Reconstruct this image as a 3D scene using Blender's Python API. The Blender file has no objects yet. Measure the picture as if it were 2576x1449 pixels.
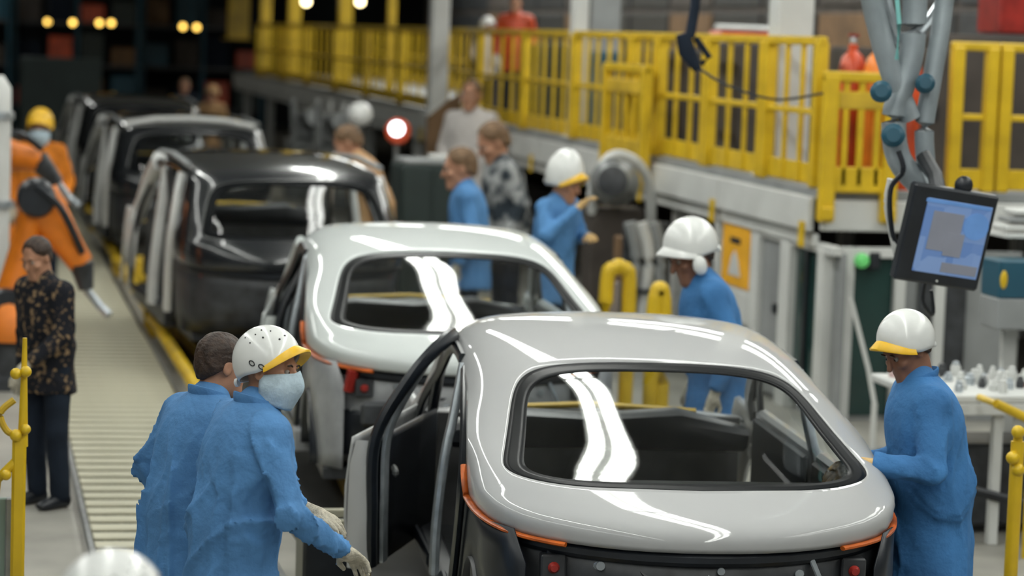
import bpy, math, random
import numpy as np
from mathutils import Vector, Matrix
random.seed(7); np.random.seed(7)
scn = bpy.context.scene
COL = scn.collection
R = math.radians

# ------------------------------------------------------------------ camera
F = 6500.0; IMW = 2576.0; IMH = 1449.0; EYE = 2.9; VX, VY = -79.0, 40.0
ROLL = R(2.0)
_dx, _dy = VX - 1288.0, VY - 724.5
_ux = _dx*math.cos(ROLL) + _dy*math.sin(ROLL); _uy = -_dx*math.sin(ROLL) + _dy*math.cos(ROLL)
PITCH = math.atan(-_uy/F); YAW = math.atan(-_ux*math.cos(PITCH)/F)
FW = Vector((math.sin(YAW)*math.cos(PITCH), math.cos(YAW)*math.cos(PITCH), -math.sin(PITCH)))
_rt = Vector((math.cos(YAW), -math.sin(YAW), 0)); _up = _rt.cross(FW)
RT = _rt*math.cos(ROLL) + _up*math.sin(ROLL); UP = _up*math.cos(ROLL) - _rt*math.sin(ROLL)
CAM = Vector((0, 0, EYE))
cd = bpy.data.cameras.new('camera'); cam = bpy.data.objects.new('camera', cd); COL.objects.link(cam)
cam.matrix_world = Matrix((( RT.x, UP.x, -FW.x, 0), (RT.y, UP.y, -FW.y, 0), (RT.z, UP.z, -FW.z, EYE), (0, 0, 0, 1)))
cd.sensor_width = 36.0; cd.lens = 36.0*F/IMW; cd.clip_end = 300
cd.dof.use_dof = True; cd.dof.focus_distance = 10.3; cd.dof.aperture_fstop = 1.9
scn.camera = cam

# ------------------------------------------------------------------ world, exposure
w = bpy.data.worlds.new('ambient_fill'); scn.world = w; w.use_nodes = True  # uniform fill light added around the hall, no visible source
w.node_tree.nodes['Background'].inputs[0].default_value = (0.80, 0.90, 1.0, 1)
w.node_tree.nodes['Background'].inputs[1].default_value = 0.14
scn.view_settings.view_transform = 'Standard'; scn.view_settings.look = 'None'
scn.view_settings.exposure = -0.16; scn.view_settings.gamma = 1.0
scn.view_settings.use_curve_mapping = False
TUBE_POWER = 26.0

def at(x, y, X=None, Y=None, z=None):
    """a photograph pixel -> point on the plane X=, Y= or z= (metres)"""
    v = FW + RT*((x - 1288)/F) + UP*((724.5 - y)/F)
    t = (z - EYE)/v.z if z is not None else (Y/v.y if Y is not None else X/v.x)
    return CAM + v*t

# ------------------------------------------------------------------ materials
MATS = {}
def mat(name, col, rough=0.5, metal=0.0, var=0.10, scale=6.0, bump=0.0, bscale=40.0, coat=0.0, emit=0.0, col2=None, thr=None, stretch=None, spec=0.5):
    if name in MATS: return MATS[name]
    m = bpy.data.materials.new(name); m.use_nodes = True; nt = m.node_tree; N = nt.nodes; L = nt.links
    b = N['Principled BSDF']
    b.inputs['Roughness'].default_value = rough; b.inputs['Metallic'].default_value = metal
    b.inputs['Coat Weight'].default_value = coat; b.inputs['Coat Roughness'].default_value = 0.03
    b.inputs['Specular IOR Level'].default_value = spec
    tc = N.new('ShaderNodeTexCoord'); src = tc.outputs['Object']
    if stretch:
        mp = N.new('ShaderNodeMapping'); mp.inputs['Scale'].default_value = stretch; L.new(src, mp.inputs[0]); src = mp.outputs[0]
    nz = N.new('ShaderNodeTexNoise'); nz.inputs['Scale'].default_value = scale; nz.inputs['Detail'].default_value = 4
    L.new(src, nz.inputs['Vector'])
    rp = N.new('ShaderNodeValToRGB')
    c2 = col2 if col2 else tuple(min(1, c*(1+var)) for c in col)
    c1 = col if col2 else tuple(c*(1-var) for c in col)
    rp.color_ramp.elements[0].color = (*c1, 1); rp.color_ramp.elements[1].color = (*c2, 1)
    lo, hi = thr if thr else (0.3, 0.7)
    rp.color_ramp.elements[0].position = lo; rp.color_ramp.elements[1].position = hi
    L.new(nz.outputs['Fac'], rp.inputs[0]); L.new(rp.outputs[0], b.inputs['Base Color'])
    if bump:
        n2 = N.new('ShaderNodeTexNoise'); n2.inputs['Scale'].default_value = bscale; n2.inputs['Detail'].default_value = 5
        L.new(src, n2.inputs['Vector'])
        bp = N.new('ShaderNodeBump'); bp.inputs['Strength'].default_value = bump; bp.inputs['Distance'].default_value = 0.02
        L.new(n2.outputs['Fac'], bp.inputs['Height']); L.new(bp.outputs[0], b.inputs['Normal'])
    if emit:
        b.inputs['Emission Color'].default_value = (*col, 1); b.inputs['Emission Strength'].default_value = emit
    MATS[name] = m
    return m

def glass_mat(name, tint, mixf=0.0, rough=0.02):
    if name in MATS: return MATS[name]
    m = bpy.data.materials.new(name); m.use_nodes = True; N = m.node_tree.nodes; L = m.node_tree.links
    N.remove(N['Principled BSDF']); out = N['Material Output']
    tr = N.new('ShaderNodeBsdfTransparent'); tr.inputs[0].default_value = (*tint, 1)
    gl = N.new('ShaderNodeBsdfGlossy'); gl.inputs['Roughness'].default_value = rough
    lw = N.new('ShaderNodeFresnel'); lw.inputs['IOR'].default_value = 1.5
    mx = N.new('ShaderNodeMixShader'); L.new(lw.outputs[0], mx.inputs[0]); L.new(tr.outputs[0], mx.inputs[1]); L.new(gl.outputs[0], mx.inputs[2])
    L.new(mx.outputs[0], out.inputs[0]); MATS[name] = m
    return m

PAINT = mat('white_car_paint', (0.40, 0.405, 0.405), 0.60, 0, 0.02, 2, coat=0.7, spec=0.2)
PAINT2 = mat('pearl_white_car_paint', (0.54, 0.575, 0.565), 0.60, 0, 0.02, 2, coat=0.7, spec=0.2)
BLACKPAINT = mat('black_car_paint', (0.010, 0.012, 0.015), 0.25, 0, 0.1, 2, coat=1.0)
PRIMER = mat('grey_primer', (0.33, 0.34, 0.35), 0.45, 0, 0.25, 5)
FRIT = mat('black_ceramic_border', (0.006, 0.007, 0.008), 0.35, 0, 0.1, 8, spec=0.06)
DARK = mat('dark_trim', (0.012, 0.015, 0.020), 0.38, 0, 0.3, 8)
DARK2 = mat('charcoal_panel', (0.035, 0.038, 0.042), 0.42, 0.0, 0.5, 9)
RUBBER = mat('black_rubber_seal', (0.008, 0.011, 0.016), 0.35, 0, 0.2, 20)
GALV = mat('galvanised_steel', (0.42, 0.46, 0.49), 0.35, 0.6, 0.2, 14)
STEEL = mat('dull_grey_steel', (0.24, 0.25, 0.25), 0.42, 0.5, 0.25, 8)
INTER = mat('interior_grey', (0.075, 0.075, 0.075), 0.55, 0.1, 0.5, 4, bump=0.15, bscale=18)
ORANGEST = mat('orange_trim_strip', (0.45, 0.095, 0.012), 0.35, 0, 0.4, 14)
RED = mat('red_plastic', (0.26, 0.02, 0.015), 0.35, 0, 0.3, 8)
YEL = mat('yellow_paint', (0.60, 0.395, 0.01), 0.42, 0, 0.18, 3.5, bump=0.03, bscale=25)
YELD = mat('worn_yellow_paint', (0.55, 0.36, 0.02), 0.5, 0, 0.3, 2.5)
WHITEP = mat('off_white_panel', (0.56, 0.57, 0.55), 0.5, 0, 0.10, 2.0)
GREYP = mat('grey_panel', (0.24, 0.25, 0.25), 0.5, 0, 0.15, 2.5)
BROWN = mat('brown_board', (0.16, 0.09, 0.04), 0.7, 0, 0.3, 3)
BROWND = mat('dark_brown_panel', (0.055, 0.045, 0.038), 0.7, 0, 0.3, 3)
GREEN = mat('dark_green_panel', (0.018, 0.032, 0.030), 0.55, 0, 0.2, 2)
TEAL = mat('deep_teal_panel', (0.01, 0.07, 0.11), 0.5, 0, 0.15, 3)
ORANGE = mat('robot_orange', (0.75, 0.20, 0.012), 0.42, 0, 0.25, 4)
ORRED = mat('orange_red_cylinder', (0.55, 0.07, 0.02), 0.4, 0, 0.35, 3)
HELM = mat('white_helmet_plastic', (0.72, 0.73, 0.71), 0.28, 0, 0.06, 10, coat=0.3)
HELMY = mat('yellow_brim', (0.75, 0.44, 0.02), 0.4, 0, 0.12, 10)
BLUE = mat('blue_work_cloth', (0.085, 0.225, 0.46), 0.8, 0, 0.22, 4, bump=0.45, bscale=24, spec=0.25)
BLUE2 = mat('deep_blue_work_cloth', (0.050, 0.175, 0.40), 0.8, 0, 0.22, 4, bump=0.45, bscale=24, spec=0.25)
NAVY = mat('dark_navy_cloth', (0.012, 0.018, 0.030), 0.85, 0, 0.25, 6, bump=0.3, bscale=20, spec=0.2)
CAMO = mat('speckled_dark_cloth', (0.012, 0.013, 0.018), 0.85, 0, scale=26, col2=(0.30, 0.20, 0.11), thr=(0.55, 0.66), spec=0.2)
TAN = mat('tan_cloth', (0.50, 0.30, 0.15), 0.8, 0, 0.15, 5, bump=0.3, bscale=20, spec=0.2)
GREYCL = mat('grey_patched_cloth', (0.03, 0.04, 0.05), 0.85, 0, scale=7, col2=(0.35, 0.36, 0.36), thr=(0.45, 0.6), spec=0.2)
WHITECL = mat('white_cloth', (0.55, 0.52, 0.50), 0.85, 0, 0.12, 5, bump=0.2, bscale=20, spec=0.2)
ORCL = mat('orange_vest_cloth', (0.65, 0.20, 0.02), 0.8, 0, 0.3, 6, bump=0.2, bscale=20, spec=0.2)
MASK = mat('pale_blue_mask', (0.44, 0.55, 0.62), 0.85, 0, 0.10, 25, bump=0.25, bscale=60, spec=0.2)
SKIN = mat('skin', (0.40, 0.20, 0.12), 0.55, 0, 0.15, 14)
SKIND = mat('skin_deep', (0.24, 0.11, 0.065), 0.55, 0, 0.2, 14)
HAIR = mat('dark_brown_hair', (0.035, 0.018, 0.010), 0.6, 0, 0.5, 30, bump=0.4, bscale=60)
HAIRB = mat('light_brown_hair', (0.15, 0.085, 0.04), 0.65, 0, 0.4, 30, bump=0.4, bscale=60)
GLOVE = mat('knit_glove', (0.50, 0.46, 0.37), 0.9, 0, 0.25, 40, bump=0.5, bscale=90, spec=0.2)
GLOVET = mat('tan_glove', (0.60, 0.40, 0.18), 0.85, 0, 0.2, 30, bump=0.3, bscale=60, spec=0.2)
EYEW = mat('eye_white', (0.26, 0.22, 0.19), 0.25, 0, 0.05, 10)
IRIS = mat('dark_iris', (0.012, 0.008, 0.006), 0.2, 0, 0.1, 10)
INK = mat('black_ink', (0.012, 0.012, 0.014), 0.6, 0, 0.1, 10)
GLASSW = glass_mat('car_window_glass', (0.80, 0.83, 0.83))
GLASSG = mat('green_tinted_glass', (0.012, 0.040, 0.036), 0.08, 0, 0.3, 1.2)
LAMPW = mat('tube_light', (0.98, 1.0, 0.95), 0.4, emit=TUBE_POWER)
LAMPY = mat('warm_indicator_light', (1.0, 0.62, 0.12), 0.4, emit=5.0)
LAMPC = mat('warm_ceiling_lamp', (1.0, 0.82, 0.45), 0.4, emit=9.0)
LAMPB = mat('cool_work_light', (0.85, 0.93, 1.0), 0.4, emit=6.0)
LAMPG = mat('green_signal_light', (0.12, 0.50, 0.14), 0.4, emit=0.3)

# ------------------------------------------------------------------ mesh helpers
class MB:
    def __init__(s): s.v = []; s.f = []
    def add(s, vs, fs):
        o = len(s.v); s.v += [tuple(map(float, v)) for v in vs]; s.f += [tuple(i+o for i in f) for f in fs]; return s
    def box(s, c, d, rot=None, ch=0.0):
        hx, hy, hz = d[0]/2, d[1]/2, d[2]/2
        ch = ch or min(hx, hy, hz)*0.18
        vs = []; M = rot or Matrix.Identity(3); c = Vector(c); idx = {}
        for sx in (-1, 1):
            for sy in (-1, 1):
                for sz in (-1, 1):
                    for a in range(3):
                        q = [sx*hx, sy*hy, sz*hz]
                        for b in range(3):
                            if b != a: q[b] -= (sx, sy, sz)[b]*ch
                        idx[(sx, sy, sz, a)] = len(vs); vs.append(c + M @ Vector(q))
        fs = []
        for a in range(3):
            b, d2 = (a+1) % 3, (a+2) % 3
            for sg in (-1, 1):
                l = []
                for p, q in ((-1, -1), (1, -1), (1, 1), (-1, 1)):
                    k = [0, 0, 0]; k[a] = sg; k[b] = p; k[d2] = q; l.append(idx[(*k, a)])
                fs.append(l if sg > 0 else l[::-1])
            for p in (-1, 1):
                for q in (-1, 1):
                    k0 = [0, 0, 0]; k1 = [0, 0, 0]; k0[b] = k1[b] = p; k0[d2] = k1[d2] = q; k0[a] = -1; k1[a] = 1
                    l = [idx[(*k0, b)], idx[(*k1, b)], idx[(*k1, d2)], idx[(*k0, d2)]]
                    fs.append(l if p*q < 0 else l[::-1])
        for sx in (-1, 1):
            for sy in (-1, 1):
                for sz in (-1, 1):
                    l = [idx[(sx, sy, sz, a)] for a in range(3)]
                    fs.append(l if sx*sy*sz > 0 else l[::-1])
        return s.add(vs, fs)
    def sweep(s, pts, ra, rb=None, side=(0, 0, 1), n=10, sq=2.0, cap=True):
        """tube through pts; ra along side vector, rb across; ra/rb may be lists"""
        pts = [Vector(p) for p in pts]; m = len(pts); rb = ra if rb is None else rb
        vs = []; fs = []; side = Vector(side)
        for i, p in enumerate(pts):
            t = (pts[min(i+1, m-1)] - pts[max(i-1, 0)]).normalized()
            a = side - t*side.dot(t)
            if a.length < 1e-3: a = Vector((1, 0.3, 0.1)) - t*Vector((1, 0.3, 0.1)).dot(t)
            a.normalize(); b = t.cross(a)
            A = ra[i] if isinstance(ra, (list, tuple)) else ra; B = rb[i] if isinstance(rb, (list, tuple)) else rb
            for k in range(n):
                th = 2*math.pi*(k+0.5)/n; c, sn_ = math.cos(th), math.sin(th)
                vs.append(p + a*(A*math.copysign(abs(c)**(2/sq), c)) + b*(B*math.copysign(abs(sn_)**(2/sq), sn_)))
        for i in range(m-1):
            for k in range(n):
                k2 = (k+1) % n; fs.append((i*n+k, i*n+k2, (i+1)*n+k2, (i+1)*n+k))
        if cap: fs.append(tuple(range(n))[::-1]); fs.append(tuple((m-1)*n+k for k in range(n)))
        return s.add(vs, fs)
    def lathe(s, prof, c=(0, 0, 0), axis=(0, 0, 1), n=20):
        """prof: (r,h) from bottom to top"""
        ax = Vector(axis).normalized(); u = ax.orthogonal().normalized(); v = ax.cross(u); c = Vector(c)
        vs = [c + ax*h + (u*math.cos(2*math.pi*k/n) + v*math.sin(2*math.pi*k/n))*max(r, 1e-4) for r, h in prof for k in range(n)]
        fs = [(i*n+k, i*n+(k+1) % n, (i+1)*n+(k+1) % n, (i+1)*n+k) for i in range(len(prof)-1) for k in range(n)]
        fs.append(tuple(range(n))[::-1]); fs.append(tuple((len(prof)-1)*n+k for k in range(n)))
        return s.add(vs, fs)
    def ball(s, c, r, n=14):
        r = r if isinstance(r, (tuple, list)) else (r, r, r); vs = []; m = n//2; c = Vector(c)
        for i in range(m+1):
            ph = math.pi*i/m
            for k in range(n):
                th = 2*math.pi*k/n; vs.append(c + Vector((r[0]*math.sin(ph)*math.cos(th), r[1]*math.sin(ph)*math.sin(th), r[2]*math.cos(ph))))
        return s.add(vs, [(i*n+k, (i+1)*n+k, (i+1)*n+(k+1) % n, i*n+(k+1) % n) for i in range(m) for k in range(n)])
    def grid(s, P):
        """P[i][j] points"""
        m, n = len(P), len(P[0])
        return s.add([p for r_ in P for p in r_], [(i*n+j, i*n+j+1, (i+1)*n+j+1, (i+1)*n+j) for i in range(m-1) for j in range(n-1)])
    def prism(s, outline, a, b):
        """outline in 2d swept from function a(p) to b(p) (3d)"""
        n = len(outline); vs = [a(p) for p in outline] + [b(p) for p in outline]
        return s.add(vs, [tuple(range(n))[::-1], tuple(range(n, 2*n))] + [(k, (k+1) % n, n+(k+1) % n, n+k) for k in range(n)])
    def mesh(s, name, material, smooth=True, angle=35):
        me = bpy.data.meshes.new(name); me.from_pydata(s.v, [], s.f); me.materials.append(material)
        me.validate()
        if smooth:
            me.shade_smooth()
            try: me.set_sharp_from_angle(angle=R(angle))
            except Exception: pass
        return me
    def build(s, name, material, parent=None, smooth=True, angle=35):
        return link(name, s.mesh(name, material, smooth, angle), parent)

def link(name, data, parent=None, loc=None, rot=None, scale=None):
    o = bpy.data.objects.new(name, data); COL.objects.link(o)
    if parent: o.parent = parent
    if loc is not None: o.location = loc
    if rot is not None: o.rotation_euler = rot
    if scale is not None: o.scale = scale
    return o
def tag(o, label, cat, group=None):
    o['label'] = label; o['category'] = cat
    if group: o['group'] = group
    return o
def thing(name, label, cat, loc=(0, 0, 0), rz=0.0, group=None, scale=None):
    o = link(name, None, None, loc, (0, 0, rz), scale); o.empty_display_size = 0.1
    return tag(o, label, cat, group)
def struct(o): o['kind'] = 'structure'; return o
def solid(o, th, off=-1, mat2=None):
    m = o.modifiers.new('thickness', 'SOLIDIFY'); m.thickness = th; m.offset = off
    if mat2: o.data.materials.append(mat2); m.material_offset = 1
    return o
def spl(pts, n=8):
    """Catmull-Rom through points"""
    P = [Vector(p) for p in pts]; out = []
    for i in range(len(P)-1):
        p0, p1, p2, p3 = P[max(i-1, 0)], P[i], P[i+1], P[min(i+2, len(P)-1)]
        for k in range(n):
            t = k/n; out.append(0.5*((2*p1) + (p2-p0)*t + (2*p0-5*p1+4*p2-p3)*t*t + (3*p1-p0-3*p2+p3)*t**3))
    return out + [P[-1]]
def text_mesh(s, size):
    cu = bpy.data.curves.new('lettering', 'FONT'); cu.body = s; cu.size = size; cu.extrude = 0.001; cu.align_x = 'CENTER'; cu.align_y = 'CENTER'
    o = bpy.data.objects.new('t', cu); COL.objects.link(o); dg = bpy.context.evaluated_depsgraph_get(); dg.update()
    me = bpy.data.meshes.new_from_object(o.evaluated_get(dg)); bpy.data.objects.remove(o); return me

# ------------------------------------------------------------------ hall shell
def slab(name, x0, x1, y0, y1, z0, z1, m):
    b = MB().box(((x0+x1)/2, (y0+y1)/2, (z0+z1)/2), (x1-x0, y1-y0, z1-z0), ch=0.004); return struct(b.build(name, m, smooth=False))
FLOORM = mat('worn_concrete', (0.30, 0.29, 0.255), 0.5, 0, 0.22, 1.6, bump=0.03, bscale=12)
slab('floor', -14, 14, -6, 76, -0.2, 0, FLOORM)
slab('ceiling', -14, 14, -6, 76, 6.4, 6.6, mat('grey_ceiling', (0.36, 0.37, 0.37), 0.8, 0, 0.15, 0.8))
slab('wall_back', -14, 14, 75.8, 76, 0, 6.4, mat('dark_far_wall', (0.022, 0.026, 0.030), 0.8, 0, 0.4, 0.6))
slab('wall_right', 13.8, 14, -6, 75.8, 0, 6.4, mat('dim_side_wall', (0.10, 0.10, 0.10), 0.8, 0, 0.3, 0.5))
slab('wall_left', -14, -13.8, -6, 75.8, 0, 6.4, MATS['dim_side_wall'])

# overhead tube lights: real lamps, running along the line
lh = MB().box((0, 0, 0.06), (0.22, 2.5, 0.08)).mesh('housing', WHITEP)
lt = MB().box((0, 0, 0.0), (0.13, 2.42, 0.05)).mesh('tube', LAMPW)
rd = MB().sweep([(0, 0, 0.09), (0, 0, 1.05)], 0.008, n=6).mesh('hanger', STEEL)
def luminaire(x, y, z, row):
    t = thing('ceiling_tube_light', 'slim white tube light hanging over the %s' % ('walkway' if x < 2 else 'cars, left one of a pair' if x < 3.9 else 'cars, right one of a pair'), 'ceiling light', (x, y, z), 0, 'ceiling tube lights')
    link('housing', lh, t); link('tube', lt, t); link('hanger', rd, t, (0, -.9, 0)); link('hanger', rd, t, (0, .9, 0))
wh = MB().box((0, 0, 0.06), (0.62, 2.5, 0.08)).mesh('housing', WHITEP)
wt = MB().box((0, 0, 0.0), (0.54, 2.42, 0.04)).mesh('panel', mat('panel_light', (0.98, 1.0, 0.95), 0.4, emit=TUBE_POWER*0.36))
for x, k0, k1 in ((-2.4, 0, 13), (8.1, 3, 24), (9.4, 3, 24)):
    for k in range(k0, k1):
        t = thing('ceiling_panel_light', 'wide white panel light under the ceiling, %s' % ('left of the line' if x < 0 else 'over the platform, row nearer the line' if x < 9 else 'over the platform, row nearer the wall'), 'ceiling light', (x, -3.0 + 2.56*k, 5.35), 0, 'ceiling panel lights')
        link('housing', wh, t); link('panel', wt, t); link('hanger', rd, t, (0, -.9, 0)); link('hanger', rd, t, (0, .9, 0))
for x in (0.6, 3.76, 3.97):
    for k in range(13):
        luminaire(x, -3.0 + 2.56*k, 5.35, x)
for k in range(5): luminaire(0.6, 35.5 + 7.5*k, 5.35, 0)

# ------------------------------------------------------------------ slatted walkway
PERF = mat('perforated_strip', (0.10, 0.10, 0.075), 0.6, 0, scale=60, col2=(0.30, 0.29, 0.22), thr=(0.45, 0.55), stretch=(1, 0.3, 1))
SLAT = mat('beige_slat', (0.50, 0.48, 0.36), 0.45, 0, 0.10, 3)
wk = thing('slat_walkway', 'long beige slatted conveyor walkway running beside the car line', 'walkway', (1.17, 10.5, 0))
MB().box((0, 18, 0.011), (0.94, 36, 0.018)).build('bed', PERF, wk)
sm = MB().box((0, 0, 0), (0.90, 0.15, 0.016), ch=0.004).mesh('slat', SLAT)
for k in range(144): link('slat', sm, wk, (0, 0.15 + 0.25*k, 0.029))
em = MB().box((0, 0, 0), (0.03, 35.9, 0.05)).mesh('edge_rail', STEEL)
for sx in (-1, 1): link('edge_rail', em, wk, (0.475*sx, 18, 0.026))

slab('trim_line_bed', 1.86, 4.05, 6, 60, 0.0, 0.012, mat('dark_steel_plate', (0.05, 0.05, 0.048), 0.5, 0.2, 0.4, 2))  # dark steel bed plate added over the paler floor under the cars
# ------------------------------------------------------------------ cars
def natural(P):
    """second derivatives of a natural cubic spline through rows of P (uniform knots)"""
    n = P.shape[0]; A = np.zeros((n, n)); B = np.zeros_like(P)
    A[0, 0] = A[-1, -1] = 1
    for i in range(1, n-1):
        A[i, i-1] = A[i, i+1] = 1; A[i, i] = 4; B[i] = 6*(P[i-1] - 2*P[i] + P[i+1])
    return np.linalg.solve(A, B.reshape(n, -1)).reshape(P.shape)
def seval(P, M, t):
    i = int(min(max(math.floor(t), 0), P.shape[0]-2)); a = t - i; b = 1 - a
    return b*P[i] + a*P[i+1] + ((b**3-b)*M[i] + (a**3-a)*M[i+1])/6
class Surf:
    def __init__(s, rows):
        full = []
        for r in rows:
            r = [np.array(p, float) for p in r]
            full.append([p*np.array([-1, 1, 1]) for p in r[:0:-1]] + r)
        s.P = np.array(full); s.nc = len(rows[0])-1; s.nr = len(rows)-1; s.M = natural(s.P)
    def __call__(s, u, v):
        row = seval(s.P, s.M, v); return seval(row, natural(row), u + s.nc)
    def nrm(s, u, v):
        e = 0.02; n = np.cross(s(u+e, v)-s(u-e, v), s(u, v+e)-s(u, v-e)); return n/np.linalg.norm(n)

SEDAN = dict(rows=[
 [(0,.27,.895),(.30,.30,.898),(.56,.41,.905),(.76,.56,.925),(.86,.80,.95),(.885,1.08,.97)],
 [(0,.285,.975),(.30,.315,.978),(.57,.42,.985),(.775,.57,1.0),(.872,.80,1.02),(.893,1.10,1.035)],
 [(0,.42,1.035),(.30,.44,1.037),(.57,.52,1.042),(.775,.66,1.052),(.868,.86,1.07),(.892,1.16,1.09)],
 [(0,.61,1.085),(.30,.615,1.088),(.56,.65,1.097),(.75,.78,1.112),(.845,.98,1.13),(.885,1.26,1.15)],
 [(0,.95,1.195),(.30,.955,1.193),(.55,.98,1.19),(.735,1.06,1.187),(.828,1.20,1.19),(.872,1.42,1.20)],
 [(0,1.42,1.335),(.30,1.42,1.332),(.55,1.43,1.318),(.71,1.48,1.295),(.80,1.56,1.275),(.85,1.68,1.255)],
 [(0,1.86,1.452),(.30,1.86,1.446),(.55,1.86,1.428),(.69,1.88,1.396),(.775,1.92,1.355),(.825,1.98,1.305)],
 [(0,2.40,1.522),(.30,2.40,1.517),(.55,2.40,1.498),(.69,2.41,1.464),(.77,2.43,1.415),(.81,2.46,1.355)],
 [(0,2.94,1.540),(.30,2.94,1.535),(.55,2.94,1.516),(.69,2.94,1.482),(.765,2.94,1.43),(.80,2.95,1.37)],
 [(0,3.30,1.520),(.30,3.29,1.515),(.55,3.27,1.496),(.68,3.25,1.462),(.75,3.23,1.41),(.785,3.22,1.35)]],
 win=(4.50, 1.50, 2.90, 0.15))
SUV = dict(rows=[
 [(0,.12,.86),(.32,.14,.86),(.60,.22,.87),(.80,.34,.88),(.90,.55,.90),(.925,.90,.92)],
 [(0,.12,.96),(.32,.14,.96),(.60,.22,.965),(.80,.34,.975),(.905,.55,.99),(.93,.95,1.0)],
 [(0,.16,1.04),(.32,.18,1.04),(.60,.25,1.045),(.80,.36,1.05),(.90,.57,1.06),(.925,1.0,1.07)],
 [(0,.21,1.10),(.32,.23,1.10),(.60,.29,1.10),(.79,.40,1.105),(.89,.60,1.11),(.92,1.03,1.12)],
 [(0,.33,1.24),(.32,.35,1.24),(.60,.40,1.24),(.77,.49,1.235),(.865,.66,1.23),(.90,1.05,1.22)],
 [(0,.48,1.40),(.32,.50,1.40),(.59,.54,1.39),(.75,.61,1.38),(.835,.74,1.37),(.875,1.05,1.34)],
 [(0,.64,1.57),(.32,.65,1.565),(.58,.68,1.55),(.72,.73,1.53),(.80,.82,1.50),(.845,1.02,1.45)],
 [(0,.98,1.68),(.32,.98,1.675),(.58,1.0,1.66),(.71,1.02,1.635),(.785,1.06,1.60),(.825,1.15,1.55)],
 [(0,2.0,1.74),(.32,2.0,1.735),(.58,2.0,1.72),(.71,2.0,1.69),(.785,2.0,1.65),(.82,2.0,1.60)],
 [(0,3.1,1.70),(.32,3.1,1.695),(.58,3.08,1.68),(.70,3.06,1.65),(.77,3.04,1.61),(.80,3.02,1.56)]],
 win=(4.55, 1.42, 2.75, 0.10))

def car_shell(t, spec, paint, glass=True, frit=0.84):
    S = Surf(spec['rows']); vc, hv, hu, taper = spec['win']; nc, nr = S.nc, S.nr
    def inner(th, k=1.0):
        c, s_ = math.cos(th), math.sin(th)
        v = vc + k*hv*math.copysign(abs(s_)**(2/(7.0 if s_ < 0 else 4.5)), s_)
        wd = hu*(1 - taper*(v - vc)/hv)
        return k*wd*math.copysign(abs(c)**(2/(7.0 if s_ < 0 else 4.0)), c), v
    def outer(th):
        c, s_ = math.cos(th), math.sin(th); k = 1e9
        if abs(c) > 1e-9: k = min(k, nc/abs(c*3.3))
        if s_ > 1e-9: k = min(k, (nr-vc)/(s_*2.2))
        if s_ < -1e-9: k = min(k, vc/(-s_*2.2))
        return c*3.3*k, vc + s_*2.2*k
    base = [2*math.pi*k/112 for k in range(112)]
    cor = [math.atan2(vv/2.2, uu/3.3) % (2*math.pi) for uu in (nc, -nc) for vv in (nr-vc, -vc)]
    ths = sorted(set([round(a, 5) for a in base if all(abs(a-b) > 0.02 for b in cor)] + [round(a, 5) for a in cor]))
    n = len(ths); MR = 16; vs = []; fs = []
    for i in range(MR+1):
        k = (i/MR)**1.15
        for a in ths:
            # inside the window loop the angle is warped so that points spread evenly
            ui, vi = inner(a); uo, vo = outer(a)
            vs.append(S(ui+(uo-ui)*k, vi+(vo-vi)*k))
    for i in range(MR):
        for j in range(n):
            j2 = (j+1) % n; fs.append((i*n+j, (i+1)*n+j, (i+1)*n+j2, i*n+j2))
    b = MB(); b.add(vs, fs); o = b.build('upper_body_shell', paint, t, angle=60); solid(o, 0.012, -1, DARK)
    def band(k0, k1, m, off, name, rings=6):
        b = MB(); vs = []
        for i in range(rings+1):
            k = k0 + (k1-k0)*i/rings
            for a in ths:
                u, v = inner(a, max(k, 0.001)); vs.append(S(u, v) - S.nrm(u, v)*off)
        b.add(vs, [(i*n+j, i*n+(j+1) % n, (i+1)*n+(j+1) % n, (i+1)*n+j) for i in range(rings) for j in range(n)])
        return b.build(name, m, t, angle=60)
    solid(band(1.0, frit, FRIT, 0.004, 'window_border', 3), 0.005)
    if glass: band(frit+0.005, 0.0, GLASSW, 0.005, 'rear_window', 10)
    # trim strip along the free lower edge and up the door opening
    vv0 = 3.2
    edge = [S(-nc, v) for v in np.linspace(vv0, 0, 14)] + [S(u, 0) for u in np.linspace(-nc, nc, 44)[1:-1]] + [S(nc, v) for v in np.linspace(0, vv0, 14)]
    edge = [Vector(p) for p in edge]
    return S, edge

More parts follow.
